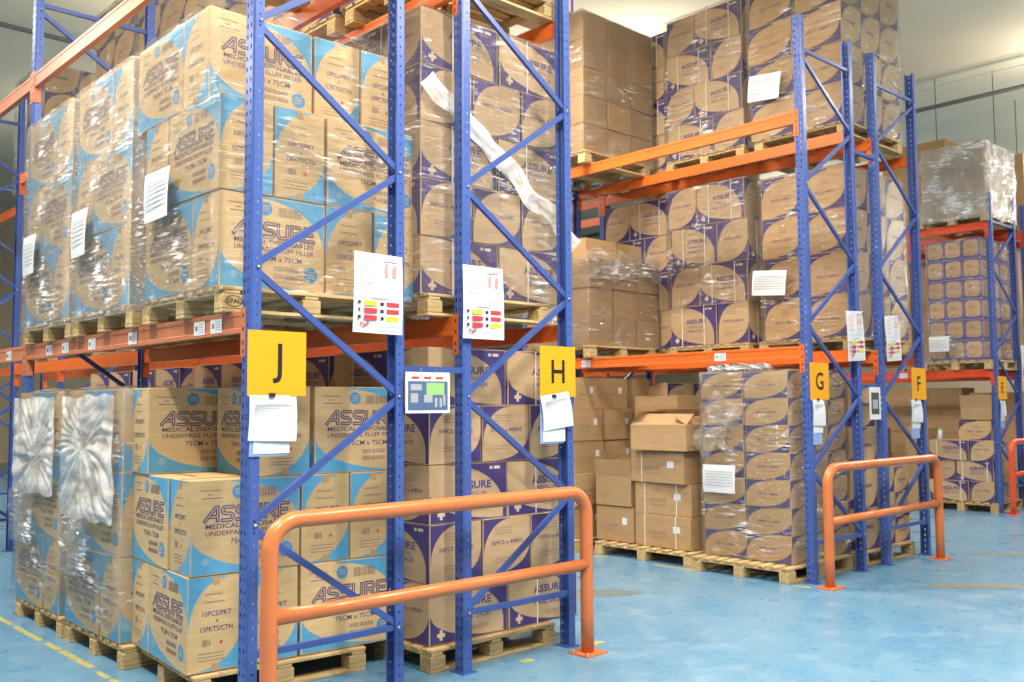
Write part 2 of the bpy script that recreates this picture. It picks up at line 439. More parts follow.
def carton_print(kind, L, W, H):
    p = Print(L, W, H)
    if kind == 'blue':
        mats = ['ink', 'inlay', 'disc', 'ink_grey', 'red_ink', 'tape', 'pale_blue']
        for sd in 'yY':
            p.logo(sd, .12, .555, .90, .72)
            p.text(sd, 'MEDICAL DISPOSABLES', .51, .485, .042, 0, .012, .76)
            p.text(sd, 'UNDERPADS, FLUFF FILLER', .51, .41, .042, 0, .006, .76)
            p.text(sd, '75CM x 75CM', .56, .315, .046, 0, .006, .42)
            p.disc(sd, .42, .865, .043, 2)
            for k in range(3): p.rect(sd, .385, .84+k*.025, .455, .848+k*.025, 1, .0022)
            p.rect(sd, .08, .885, .26, .895, 3); p.rect(sd, .09, .80, .28, .812, 3); p.rect(sd, .14, .84, .19, .85, 3)
            p.code(sd, .54, .80, .78, .90, 16, 3)
            p.code(sd, .50, .215, .76, .265, 16, 3); p.code(sd, .50, .135, .76, .185, 16, 3)
            p.disc(sd, .86, .20, .05, 2)
            for k in range(3): p.rect(sd, .82, .165+k*.03, .90, .175+k*.03, 1, .0022)
            ww = p.w(sd); p.put(sd, [(.13*ww+(.034 if k % 2 else .020)*cos(k*pi/8), .14*H+(.034 if k % 2 else .020)*sin(k*pi/8)) for k in range(16)], [tuple(range(16))], 6)
        for sd in 'xX':
            p.text(sd, '10PCS/PKT', .52, .58, .045, 0, .008, .52); p.text(sd, 'x', .52, .51, .04, 0)
            p.text(sd, '15PKTS/CTN', .52, .42, .045, 0, .008, .58)
            p.code(sd, .26, .27, .42, .34, 9, 3); p.disc(sd, .60, .30, .012, 4)
            p.rect(sd, .3, .80, .62, .81, 3); p.rect(sd, .3, .72, .66, .73, 3)
            for k in range(3): p.rect(sd, .2, .12+k*.035, .66, .128+k*.035, 3)
            p.rect(sd, .44, .9, .56, .985, 5); p.rect(sd, .44, .015, .56, .08, 5)
    elif kind == 'purple':
        mats = ['ink_purple', 'cross', 'ink_grey']
        for sd in 'yY':
            p.text(sd, 'ASSURE', .56, .56, .075, 0, .03, .44); p.text(sd, 'MEDICAL', .56, .45, .036, 0, .0, .36)
            p.text(sd, 'ORAL SACK', .56, .34, .044, 0, .01, .40)
            for k in range(2): p.rect(sd, .52, .16+k*.04, .74, .168+k*.04, 2)
            p.rect(sd, .46, .86, .62, .87, 2); p.cross(sd, .14, .15, .035, 1)
            p.rect(sd, .76, .88, .80, .93, 1); p.rect(sd, .82, .88, .90, .93, 1)
        for sd in 'xX':
            p.text(sd, '50PCS x 40BXS', .5, .53, .04, 0, .01, .66)
            for k in range(3): p.rect(sd, .25, .72+k*.05, .60, .73+k*.05, 2)
            p.rect(sd, .25, .22, .62, .23, 2); p.rect(sd, .25, .27, .62, .28, 2)
    elif kind == 'violet':
        mats = ['ink_purple', 'cross', 'ink_grey']
        for sd in 'yY':
            p.text(sd, '50PCS x 40BXS', .5, .40, .042, 0, .01, .5)
            for k in range(3): p.rect(sd, .42, .62+k*.05, .62, .63+k*.05, 2)
            p.rect(sd, .35, .24, .65, .25, 2); p.rect(sd, .12, .9, .3, .915, 1)
        for sd in 'xX':
            p.cross(sd, .3, .15, .035, 1); p.text(sd, 'ASSURE', .5, .52, .05, 0, .03, .4)
    elif kind == 'navy':
        mats = ['ink_purple', 'cross', 'ink_grey']
        for sd in 'yYxX':
            p.text(sd, '50PCS x 40BXS', .5, .44, .034, 0, .01, .46); p.rect(sd, .36, .30, .64, .315, 2)
            p.rect(sd, .42, .62, .58, .64, 2); p.rect(sd, .74, .93, .9, .95, 1)
    elif kind == 'square':
        mats = ['ink_purple', 'cross', 'ink_grey']
        for sd in 'yYxX':
            p.rect(sd, .28, .55, .62, .58, 2); p.rect(sd, .26, .66, .5, .69, 2); p.disc(sd, .36, .2, .012, 0)
    else:
        mats = ['ink_grey', 'paper']
        if kind == 'kraft_marked':
            p.rect('y', .70, .5, .82, .70, 1)
            p.text('y', 'ASSURE', .42, .42, .05, 0, .01, .3)
        p.rect('y', .3, .30, .55, .32, 0)
    me = p.mb.mesh('printing', [M[k] for k in mats], fix=False)
    return me
KINDS = {'blue': ('blue-and-brown', ('blue_wide', 'blue_narrow', 'kraft')), 'purple': ('purple-and-brown', ('purple_wide', 'purple_narrow', 'kraft')),
         'violet': ('purple-cornered', ('violet_leaf', 'purple_narrow', 'kraft')), 'navy': ('navy-cornered', ('navy_ellipse', 'navy_ellipse', 'kraft')),
         'square': ('blue-framed', ('navy_square', 'navy_square', 'kraft')), 'kraft': ('plain brown', ('kraft_plain',)*3), 'kraft_marked': ('labelled brown', ('kraft_plain',)*3)}
KNAME = {'blue': 'blue_print_carton', 'purple': 'purple_print_carton', 'violet': 'leaf_print_carton', 'navy': 'navy_print_carton', 'square': 'square_print_carton', 'kraft': 'brown_carton', 'kraft_marked': 'brown_carton'}
def strap_mesh(L, W, H, at, axis, mat, w=.012):
    mb = MB(); e = .009
    for a in at:
        if axis == 'y':   # band running round the -y, top, +y faces at x=a
            x0, x1 = a-w/2, a+w/2
            for (p, q) in (((-W/2-e, 0), (-W/2-e, H+.003)), ((-W/2-e, H+.003), (W/2+e, H+.003)), ((W/2+e, H+.003), (W/2+e, 0))):
                mb.box(x0, min(p[0], q[0])-.0008, min(p[1], q[1])-.0008, x1, max(p[0], q[0])+.0008, max(p[1], q[1])+.0008)
        else:
            for (p, q) in (((-L/2-e, 0), (-L/2-e, H+.003)), ((-L/2-e, H+.003), (L/2+e, H+.003)), ((L/2+e, H+.003), (L/2+e, 0))):
                mb.box(min(p[0], q[0])-.0008, a-w/2, min(p[1], q[1])-.0008, max(p[0], q[0])+.0008, a+w/2, max(p[1], q[1])+.0008)
    return mb.mesh('strap', M[mat])
def carton(kind, L, W, H, loc, rz, label, group, straps=None, strapmat='strap'):
    key = (kind, round(L,3), round(W,3), round(H,3))
    if key not in CART:
        body = carton_body(L, W, H, KINDS[kind][1]); body.name = 'carton'
        tp = MB()
        tp.box(-L/2-.0005+.003, -.024, H-.004, L/2-.003, .024, H+.0012)
        CART[key] = (body, carton_print(kind, L, W, H), tp.mesh('tape', M['tape']), {})
    body, pr, tp, st = CART[key]
    o = link(KNAME[kind], body, None, loc, rz); tag(o, label, 'box', group)
    link('printing', pr, o); link('tape', tp, o)
    if straps:
        for s in straps:
            if s not in st: st[s] = strap_mesh(L, W, H, [s[1]], s[0], strapmat)
            link('strap', st[s], o)
    return o

SKIP = set('''brown shelf load under loose film|1|2
brown shelf load under loose film|2|1
brown shelf load under loose film|2|2
dim floor stack deep behind post F|0|0
dim floor stack deep behind post F|0|1
dim floor stack deep behind post F|0|2
dim floor stack deep behind post F|1|0
dim floor stack deep behind post F|1|1
dim floor stack deep behind post F|1|2
dim floor stack deep behind post F|2|0
dim floor stack deep behind post F|2|1
dim floor stack deep behind post F|2|2
dim floor stack deep behind post F|3|0
dim floor stack deep behind post F|3|1
dim floor stack deep behind post F|3|2
far floor stack right of post F|0|0
far floor stack right of post F|0|1
far floor stack right of post F|0|2
far floor stack right of post F|1|0
far floor stack right of post F|1|1
far floor stack right of post F|1|2
far floor stack right of post F|2|0
far floor stack right of post F|2|1
far floor stack right of post F|2|2
far shelf load at left edge|0|0
far shelf load at left edge|1|0
far shelf load at left edge|1|2
far shelf load at left edge|1|3
far shelf load at left edge|2|0
far shelf load at left edge|2|2
far shelf load at left edge|2|3
far shelf load at left edge|3|0
far shelf load at left edge|3|1
far shelf load at left edge|3|2
far shelf load at left edge|3|3
far shelf load right of post F|0|0
far shelf load right of post F|0|1
far shelf load right of post F|0|2
far shelf load right of post F|1|0
far shelf load right of post F|1|1
far shelf load right of post F|1|2
far shelf load right of post F|2|0
far shelf load right of post F|2|1
far shelf load right of post F|2|2
farthest wrapped floor stack at left|0|1
farthest wrapped floor stack at left|0|2
farthest wrapped floor stack at left|1|2
farthest wrapped floor stack at left|2|1
farthest wrapped floor stack at left|2|2
farthest wrapped load on left shelf|0|1
farthest wrapped load on left shelf|0|2
farthest wrapped load on left shelf|1|2
farthest wrapped load on left shelf|2|1
farthest wrapped load on left shelf|2|2
floor stack at right edge|0|1
floor stack at right edge|1|1
floor stack at right edge|2|1
middle wrapped floor stack at left|0|1
middle wrapped floor stack at left|0|2
middle wrapped floor stack at left|1|2
middle wrapped floor stack at left|2|1
middle wrapped floor stack at left|2|2
middle wrapped load on left shelf|0|1
middle wrapped load on left shelf|0|2
middle wrapped load on left shelf|1|2
middle wrapped load on left shelf|2|1
middle wrapped load on left shelf|2|2
second floor stack of rack H|0|1
second floor stack of rack H|1|1
second floor stack of rack H|2|1
second floor stack of rack H|3|1
second floor stack of rack H|4|1
second uppermost load of rack H|1|0
second uppermost load of rack H|2|0
second uppermost load of rack H|2|1
shelf load at right edge|0|1
shelf load at right edge|1|1
shelf load at right edge|2|1
shelf load at right edge|3|1
strapped load behind brown shelf cartons|3|2
strapped load behind brown top cartons|3|0
strapped load behind brown top cartons|3|2
tall top load between posts G and F|4|0
tall top load between posts G and F|4|1
tall top load between posts G and F|4|2
tall top load between posts G and F|4|3
top load, farthest at left|0|3
top load, farthest at left|1|3
top load, farthest at left|2|3
top load, farthest at left|3|3
top load, middle of three at left|0|2
top load, middle of three at left|0|3
top load, middle of three at left|1|2
top load, middle of three at left|1|3
top load, middle of three at left|2|2
top load, middle of three at left|2|3
top load, middle of three at left|3|2
top load, middle of three at left|3|3
top load, nearest of three at left|0|3
top load, nearest of three at left|1|3
top load, nearest of three at left|2|3
top load, nearest of three at left|3|0
top load, nearest of three at left|3|3
top load, nearest of three at left|4|0
top load, nearest of three at left|4|1
top load, nearest of three at left|4|2
top load, nearest of three at left|4|3
uppermost load above sign H|0|0
uppermost load above sign H|1|0
uppermost load above sign H|1|1
uppermost load above sign H|1|2
uppermost load above sign H|1|3
uppermost load above sign H|2|0
uppermost load above sign H|2|1
uppermost load above sign H|2|2
uppermost load above sign J|0|0
uppermost load above sign J|0|1
uppermost load above sign J|0|2
uppermost load above sign J|0|3
white-strapped shelf load, centre|3|2
white-strapped top load, centre|3|2
wrapped floor stack left of sign G|6|2'''.split('\n'))
KEYS = {}
ORD = ['leftmost', 'second', 'third', 'fourth', 'fifth', 'sixth', 'seventh']
LAY = ['bottom', 'second', 'third', 'fourth', 'fifth', 'sixth', 'seventh', 'eighth']
def load(kind, x0, y0, z0, H, layers, where, group, rz=0, straps=None, W=None, N=None, jit=.006, gap=.004, strapmat='strap', stag=0):
    """layers: list of lists of (x, y, sx, sy) in load axes; long side decides how the carton is turned"""
    cr, sr = cos(rz), sin(rz); z = z0; obs = []
    for li, lay in enumerate(layers):
        items = []; rs = random.Random(len(where)*31+li); ox, oy = (rs.uniform(0, stag), rs.uniform(-stag, stag)*.8) if stag else (0, 0)
        for bi, (x, y, sx, sy) in enumerate(lay):
            key = '%s|%d|%d' % (where, li, bi)
            if key in SKIP: continue
            ang = 0 if sx >= sy else -pi/2
            L, Wd = (sx, sy) if sx >= sy else (sy, sx)
            lx, ly = x+sx/2+ox, y+sy/2+oy
            # what the camera sees most of: the corner of the box nearest to it
            wx, wy = x0+lx*cr-ly*sr, y0+lx*sr+ly*cr
            items.append((px((wx, wy, z+H/2))[0], wx, wy, L-gap, Wd-gap, ang, key))
        items.sort()
        for k, (_, wx, wy, L, Wd, ang, key) in enumerate(items):
            n = len(items)
            if n == 1: pos = ''
            elif k == 0: pos = 'leftmost in '
            elif k == n-1: pos = 'rightmost in '
            else: pos = ORD[k]+' from left in '
            lay_w = 'top' if li == len(layers)-1 else LAY[li]
            lab = '%s carton, %s%s layer, %s' % (KINDS[kind][0], pos, lay_w, where)
            jx, jy, ja = random.uniform(-jit, jit), random.uniform(-jit, jit), random.uniform(-.006, .006)
            o = carton(kind, L-2*jit if L > .2 else L, Wd-2*jit, H-.003, (wx+jx, wy+jy, z), ang+rz+ja, lab, group, straps(L) if straps else None, strapmat)
            obs.append(o); KEYS[o.name] = key
        z += H
    return obs

# ---- pallets ------------------------------------------------------------
PM = {}
def pallet(x0, y0, z0, label, rz=0, sx=1.2, sy=1.2, stamp=False):
    """deck boards run along x; overall height .16"""
    if (sx, sy) not in PM:
        deck = MB().box(0, 0, 0, sx, .10, .022); stg = MB().box(0, 0, 0, .10, sy, .022)
        blk = MB().box(0, 0, 0, .13, .12, .085); bot = MB().box(0, 0, 0, sx, .12, .022)
        PM[(sx, sy)] = [m_.mesh(n, M['wood']) for m_, n in ((deck, 'deck_board'), (stg, 'stringer_board'), (blk, 'block'), (bot, 'bottom_board'))]
        for me in PM[(sx, sy)]:
            bm = bmesh.new(); bm.from_mesh(me); bmesh.ops.bevel(bm, geom=bm.edges[:], offset=.003, segments=1, affect='EDGES'); bm.to_mesh(me); bm.free()
    D, ST, B, BT = PM[(sx, sy)]
    t = empty('pallet', label, 'pallet', (x0, y0, z0), rz, 'wooden block pallets')
    nb = 9; 
    for i in range(nb): link('deck_board', D, t, (random.uniform(-.004, .004), i*(sy-.10)/(nb-1), .131+.003))
    for x in (0.01, sx/2-.05, sx-.11): link('stringer_board', ST, t, (x, 0, .110))
    for x in (0.0, sx/2-.065, sx-.13):
        for y in (0, sy/2-.06, sy-.12): link('block', B, t, (x, y, .0235))
    for y in (0, sy/2-.06, sy-.12): link('bottom_board', BT, t, (0, y, 0))
    if stamp:
        mb = MB(); n = 24
        for i in range(n):
            a, b = 2*pi*i/n, 2*pi*(i+1)/n
            P = lambda q, r: (sx-.0+0*q, 0, 0)
            pass
        mb2 = MB()
        for i in range(n):
            a, b = 2*pi*i/n, 2*pi*(i+1)/n
            f = lambda q, k: (.068+.056*k*cos(q), -.0015, .068+.034*k*sin(q))
            mb2.quad(f(a, 1), f(b, 1), f(b, .88), f(a, .88))
        pts, fs = text_mesh('EPAL', .04, .01)
        k = len(mb2.v); mb2.v += [(.068+p[0], -.0015, .056+p[1]) for p in pts]
        for q in fs: mb2.f.append(tuple(k+i for i in q)); mb2.mi.append(0)
        link('stamp', mb2.mesh('stamp', M['black'], fix=False), t)
    return t

# ---- stretch film ------------------------------------------------------------
def wrap(x0, y0, z0, x1, y1, z1, label, mat='film', rz=0, org=None, H=.6, off=.014, seed=0, top=True, n1=None, bulk=.012):
    """film wound round the four sides of a load and folded a little over its top"""
    mb = MB(); per = []
    w, d = x1-x0, y1-y0; st = .05
    def side(ax, ay, bx, by):
        L = math.hypot(bx-ax, by-ay); n = max(4, int(L/st))
        for i in range(n): per.append((ax+(bx-ax)*i/n, ay+(by-ay)*i/n, (by-ay)/L, -(bx-ax)/L, min(i, n-i)/n))
    side(0, 0, w, 0); side(w, 0, w, d); side(w, d, 0, d); side(0, d, 0, 0)
    nz = max(6, int((z1-z0)/st)); rows = []
    for j in range(nz+1):
        z = (z1-z0)*j/nz; row = []
        fl = abs(((z/H) % 1)-.5)*2   # 1 at the joints between layers
        for (x, y, nx, ny, e) in per:
            q = noise.noise(Vector((x*4+seed*9.1, y*4, z*9))); q2 = noise.noise(Vector((x*13, y*13+seed*3.3, z*22)))
            o = off+q*bulk*.6+q2*bulk*.35
            row.append((x+nx*o, y+ny*o, z+.004*q2))
        rows.append(row)
    if top:
        for ins, dz in ((.02, .010), (.12, .016), (.2, .012)):
            row = []
            for (x, y, nx, ny, e) in per:
                q = noise.noise(Vector((x*7+seed, y*7, 3.3)))
                row.append((min(max(x-nx*ins, ins*.9), w-ins*.9), min(max(y-ny*ins, ins*.9), d-ins*.9), (z1-z0)+dz+abs(q)*.02))
            rows.append(row)
    n = len(per)
    for r in rows: mb.v += r
    for j in range(len(rows)-1):
        for i in range(n):
            a = j*n+i; b = j*n+(i+1)%n; mb.f.append((a, b, b+n, a+n)); mb.mi.append(0)
    mb.smooth = True
    o = link('stretch_film', mb.mesh('stretch_film', M[mat], fix=True), None, (x0, y0, z0), rz)
    return tag(o, label, 'plastic wrap', 'stretch film round pallet loads')
def crumple(loc, w, h, rz, amp, mat, seed, parent=None, name='crumpled_film', edge=.12):
    """gathered sheet of film hanging in the local x-z plane facing -y, folds fanning from a knot"""
    mb = MB(); st = .0125; nx, nz = int(w/st), int(h/st)
    kx, kz = w*(.45+.2*sin(seed)), h*(.45+.15*cos(seed*2))
    for j in range(nz+1):
        for i in range(nx+1):
            x, z = w*i/nx, h*j/nz
            ang = math.atan2(z-kz, x-kx); d = math.hypot(x-kx, z-kz)/max(w, h)
            warp = noise.noise(Vector((x*2.5+seed, z*2.5, 0)))
            f1 = abs(noise.noise(Vector((ang*7+warp*2, seed, d*1.0))))
            f2 = abs(noise.noise(Vector((x*5+seed+warp, z*9+warp*2, seed))))
            f3 = abs(noise.noise(Vector((x*16, z*22+warp*5, seed*2))))
            q = f1*1.0*min(1, d*3+.2)+f2*.45+f3*.10
            ed = min(i, nx-i, j, nz-j)/8
            sx = edge*noise.noise(Vector((z*4+seed, 1.7, 0)))*(abs(i/nx-.5)*2)**3*2
            sz = edge*noise.noise(Vector((x*4+seed, 5.7, 0)))*(abs(j/nz-.5)*2)**3*2
            mb.v.append((x+sx+warp*.03, -q*amp*min(1, ed+.25), z+sz))
    for j in range(nz):
        for i in range(nx):
            a = j*(nx+1)+i; mb.f.append((a, a+1, a+nx+2, a+nx+1)); mb.mi.append(0)
    mb.smooth = True
    return link(name, mb.mesh(name, M[mat], fix=False), parent, loc, rz)

# ------------------------------------------------------------------ racking
Z1, Z2, ZT, D, B = 2.37, 4.86, 5.91, 1.1, 4.15
PW, PD = .10, .068
def upright_mesh(zt_=None):
    mb = MB(); pitch = .066
    n = int((zt_ or ZT)/pitch)
    def perf(org, ua, cols, width, hw, hh, ph=0):
        ua = Vector(ua); org = Vector(org); us = [0]
        for c in cols: us += [c-hw/2, c+hw/2]
        us.append(width)
        for k in range(n):
            z0 = k*pitch; zs = [z0, z0+pitch/2-hh/2, z0+pitch/2+hh/2, z0+pitch]
            for a in range(3):
                for b in range(len(us)-1):
                    if a == 1 and b % 2 == 1: continue
                    mb.quad(org+ua*us[b]+Vector((0,0,zs[a])), org+ua*us[b+1]+Vector((0,0,zs[a])), org+ua*us[b+1]+Vector((0,0,zs[a+1])), org+ua*us[b]+Vector((0,0,zs[a+1])))
        return
    # aisle face with its central rib, then the two perforated flanges and lips
    perf((0, 0.008, 0), (0, 1, 0), [.020, .064], PW-.016, .014, .026)
    perf((.010, 0, 0), (1, 0, 0), [.030], PD-.010, .010, .012)
    perf((.010, PW, 0), (1, 0, 0), [.030], PD-.010, .010, .012)
    zt = n*pitch
    for (a, b) in (((0, .008), (.010, 0)), ((0, PW-.008), (.010, PW)), ((PD, 0), (PD, .014)), ((PD, PW), (PD, PW-.014))):
        mb.quad((a[0], a[1], 0), (b[0], b[1], 0), (b[0], b[1], zt), (a[0], a[1], zt))
    me = mb.mesh('upright', M['post'])
    bm = bmesh.new(); bm.from_mesh(me); bmesh.ops.remove_doubles(bm, verts=bm.verts, dist=.0002)
    bmesh.ops.recalc_face_normals(bm, faces=bm.faces)
    bm.to_mesh(me); bm.free(); return me
UP = upright_mesh()
def mirror_mesh(me):
    m2 = me.copy(); bm = bmesh.new(); bm.from_mesh(m2)
    for v in bm.verts: v.co.x = -v.co.x
    bmesh.ops.reverse_faces(bm, faces=bm.faces); bm.to_mesh(m2); bm.free(); return m2
UPM = mirror_mesh(UP); UPE = upright_mesh(5.4); UPEM = mirror_mesh(UPE)
FOOT = MB().box(-.02, -.02, 0, .10, .13, .008).mesh('foot_plate', M['post'])
def brace_mesh(x0, z0, x1, z1):
    a = Vector((x0, 0, z0)); b = Vector((x1, 0, z1)); d = (b-a).normalized(); nn = Vector((-d.z, 0, d.x)); yy = Vector((0, 1, 0))
    w, h, t = .019, .028, .004
    prof = [(-w, 0), (w, 0), (w, h), (w-t, h), (w-t, t), (-w+t, t), (-w+t, h), (-w, h)]
    return MB().prism(prof, a, b, nn, yy).mesh('brace', M['brace'])
BR = {}
BOLT = MB().tube([(0, -.010, 0), (0, 0, 0)], .010, 8).mesh('bolt', M['steel'])
NODES = [.40, 1.13, 1.87, 2.62, 3.34, 4.09, 4.80, 5.47]
def frame(x, y, start, label, zt=None):
    """upright frame; start = 'far' or 'near': where the lowest brace begins"""
    t = empty('upright_frame', label, 'rack frame', (x, y, 0), 0, 'blue upright frames')
    ups = (UP, UPM) if zt is None else (UPE, UPEM)
    for (xx, me) in ((0, ups[0]), (D, ups[1])):
        u = link('upright', me, t, (xx, 0, 0)); sm = u.modifiers.new('s', 'SOLIDIFY'); sm.thickness = .0025; sm.offset = 0
    link('foot_plate', FOOT, t, (0, 0, 0)); link('foot_plate', FOOT, t, (D-.08, 0, 0))
    xn, xf, yy = .045, D-.045, .014
    s = 0 if start == 'near' else 1
    pts = [((xn, xf)[(i+s) % 2], z) for i, z in enumerate(NODES)]
    if zt: pts = pts[:-1]
    segs = [(xn, NODES[0]+.0, xf, NODES[0]-.0), (xn, 4.86 if zt else 5.52, xf, 4.86 if zt else 5.52)]
    for a, b in zip(pts, pts[1:]): segs.append((a[0], a[1]+.02, b[0], b[1]-.02))
    for k, sg in enumerate(segs):
        if sg not in BR: BR[sg] = brace_mesh(*sg)
        link('horizontal_brace' if k < 2 else 'diagonal_brace', BR[sg], t, (0, yy+(.001 if k % 2 else 0), 0))
    for a in pts: link('bolt', BOLT, t, (a[0], .0, a[1]))
    return t
def beam_mesh(mat):
    w, h = .05, .13; L = B-PW-.006
    prof = [(0, -h), (w, -h), (w, -.03), (w-.016, -.03), (w-.016, 0), (.004, 0), (0, -.004), (0, -.028), (.004, -.032), (.004, -h+.03), (0, -h+.026)]
    return MB().prism(prof, (0, 0, 0), (0, L, 0), (1, 0, 0), (0, 0, 1)).mesh('beam', M[mat])
def conn_mesh(mat):
    mb = MB(); mb.box(0, 0, -.27, .055, .006, .015); mb.box(-.004, -.05, -.27, 0, .006, .015)
    return mb.mesh('connector', M[mat])
def slot_mesh():
    mb = MB()
    for z in (-.03, -.11, -.19, -.24): mb.box(-.0055, -.032, z-.012, -.0035, -.018, z+.012)
    return mb.mesh('connector_bolt', M['dark'])
SLOT = slot_mesh(); BM = {}
STK = MB().box(-.0022, 0, 0, -.0002, .15, .085).mesh('beam_label', M['paper'])
def stk_print():
    mb = MB()
    for k in range(4): mb.box(-.0032, .015, .018+k*.016, -.0024, .08, .020+k*.016)
    rnd = random.Random(2)
    for k in range(6): mb.box(-.0032, .10+k*.006, .030, -.0024, .1018+k*.006, .060)
    return mb.mesh('label_print', M['black'])
STP = stk_print()
def beam(x, y, z, side, label, mat='beam', stickers=()):
    """side -1: on the face towards -x; +1: on the face towards +x"""
    if mat not in BM: BM[mat] = (beam_mesh(mat), conn_mesh(mat))
    bm_, cm = BM[mat]
    t = empty('shelf_beam', label, 'shelf beam', (x, y+PW+.003, z), 0, 'orange shelf beams')
    L = B-PW-.006; sx = 1 if side < 0 else -1
    b = link('beam', bm_, t); b.scale = (sx, 1, 1)
    for (yy, sy) in ((0, 1), (L, -1)):
        c = link('connector', cm, t, (0, yy, 0)); c.scale = (sx, sy, 1)
        q = link('connector_bolt', SLOT, c)
    for s in stickers:
        l = link('beam_label', STK, t, (0 if side < 0 else .0, s, -.115)); link('label_print', STP, l)
    return t
def spacer(x, y, z, label):
    mb = MB().prism([(-.02,0),(.02,0),(.02,.045),(-.02,.045)], (x, y+.01, z), (x+.5, y+.01, z), (0,0,1), (0,1,0))
    return tag(link('row_spacer', mb.mesh('row_spacer', M['brace'])), label, 'rack spacer')

XJ, XH, XG, XF, XE, XD = 0, 1.6, 6.2, 7.8, 14.0, 15.6
YE = 1.03
rows = (('J', XJ, 'far', 2, 0), ('H', XH, 'near', 3, 0), ('G', XG, 'far', 1, 0), ('F', XF, 'near', 2, 0), ('E', XE, 'far', 1, YE), ('D', XD, 'near', 1, YE))
ZR = {'J': Z1, 'H': Z1+.06, 'G': Z1+.03, 'F': Z1+.03, 'E': Z1, 'D': Z1}
for nm, x, st, nb, yo in rows:
    side = {'D': 'rightmost rack, right of sign E'}.get(nm, 'rack of sign '+nm)
    cnt = ['end', 'second', 'third', 'fourth']
    for i in range(nb+1):
        # frames further in keep the same bracing
        frame(x, yo+i*B, st, 'blue perforated upright frame, %s of the %s' % (cnt[i], side), 5.4 if nm in 'ED' else None)
    for i in range(nb):
        for lv, z in (('lower', ZR[nm]), ('upper', Z2)):
            for sd, xx in (('left', x), ('right', x+D)):
                stick = ()
                if lv == 'lower' and sd == 'left':
                    stick = {('J',0):(.25,.48,1.55,2.35,2.95,3.35), ('J',1):(.35,.8,1.5), ('G',0):(.9,2.9), ('E',0):(1.4,)}.get((nm, i), ())
                beam(xx, yo+i*B, z, -1 if sd == 'left' else 1, '%s %s shelf beam, %s side, %s bay of %s' % (
                    'orange' if nm not in 'ED' else 'red-orange', lv, sd, cnt[i] if i else 'first', side), 'beam_red' if nm in 'ED' else 'beam_faded' if nm == 'J' and sd == 'left' else 'beam', stick)
spacer(XJ+D, 0, 2.05, 'blue horizontal spacer bar between racks J and H, hanging the clipboard')
spacer(XG+D, 0, 2.00, 'blue horizontal spacer bar between racks G and F, low')
spacer(XG+D, 0, 4.62, 'blue horizontal spacer bar between racks G and F, high')

# ------------------------------------------------------------------ loads
ZA, ZB = Z1+.162, Z2+.162      # top of pallets on the two shelves
BW, BN, BH = .75, .375, .595
def N(x, y, w=BW, n=BN): return (x, y, n, w)
def W(x, y, w=BW, n=BN): return (x, y, w, n)
g_blue = 'blue-and-brown printed cartons'
# layer patterns of the blue cartons
A = [W(0,0), N(BW,0), N(BW+BN,0), N(0,BN)]
Bl = [N(0,0), N(BN,0), W(2*BN,0), W(0,BW)]
# floor stack at J (turned slightly), two full layers and a loose top layer
pallet(.0, .66, 0, 'wooden pallet on floor under the stack nearest sign J', radians(-4.5))
load('blue', -.03, .70, .162, BH, [[N(0,0), N(BN,0), W(2*BN,0), W(0,BW)],
     [W(0,0), N(BW,0), N(BW+BN,0), N(0,BN), N(BN,BN)],
     [N(.45,0), W(.45+BN+.02,0), W(-.02,BW+.02)]], 'floor stack nearest sign J', g_blue, radians(-4.5))
# the two wrapped floor stacks further along
for k, (y0, wh) in enumerate(((1.80, 'middle wrapped floor stack at left'), (3.08, 'farthest wrapped floor stack at left'))):
    pallet(-.02, y0-.08, 0, 'wooden pallet on floor under the %s' % wh)
    load('blue', -.03, y0, .162, BH, [A, Bl, A], wh, g_blue)
# upper shelf J
for k, (y0, wh) in enumerate(((.32, 'wrapped load above sign J'), (1.70, 'middle wrapped load on left shelf'), (2.96, 'farthest wrapped load on left shelf'))):
    pallet(-.05, y0-.08, Z1, 'wooden pallet on the shelf under the %s' % wh, stamp=(k == 0))
    L3 = [A, Bl, A]
    if k == 0: L3 = [A, Bl, [(x, y+.16, a, b) for x, y, a, b in A]]
    load('blue', -.05, y0, ZA, BH, L3, wh, g_blue)
    wrap(-.06, y0-.01, ZA-.06, 1.46, y0+1.13+(.15 if k == 0 else 0), ZA+3*BH, 'clear stretch film round the %s' % wh, 'film_thick' if k else 'film', seed=k, top=(k > 0))
for k, (y0, wh) in enumerate(((1.80, 'middle floor stack at left'), (3.08, 'farthest floor stack at left'))):
    wrap(-.04, y0-.01, .25, 1.48, y0+1.14, .162+3*BH, 'loose stretch film round the %s' % wh, 'film', seed=k+5)
    c = crumple((-.07, y0+1.13, 1.10 if k else .98), 1.08, .80 if k else .92, -pi/2, .045, 'film_milky', 3.3+k*4, edge=.018)
    tag(c, 'bunched white film hanging on the %s' % wh, 'plastic wrap')
    bl = crumple((.02, -.02, -.42), .62, .44, 0, .04, 'film_thick', 8.1+k, c, 'knotted_film', .03)

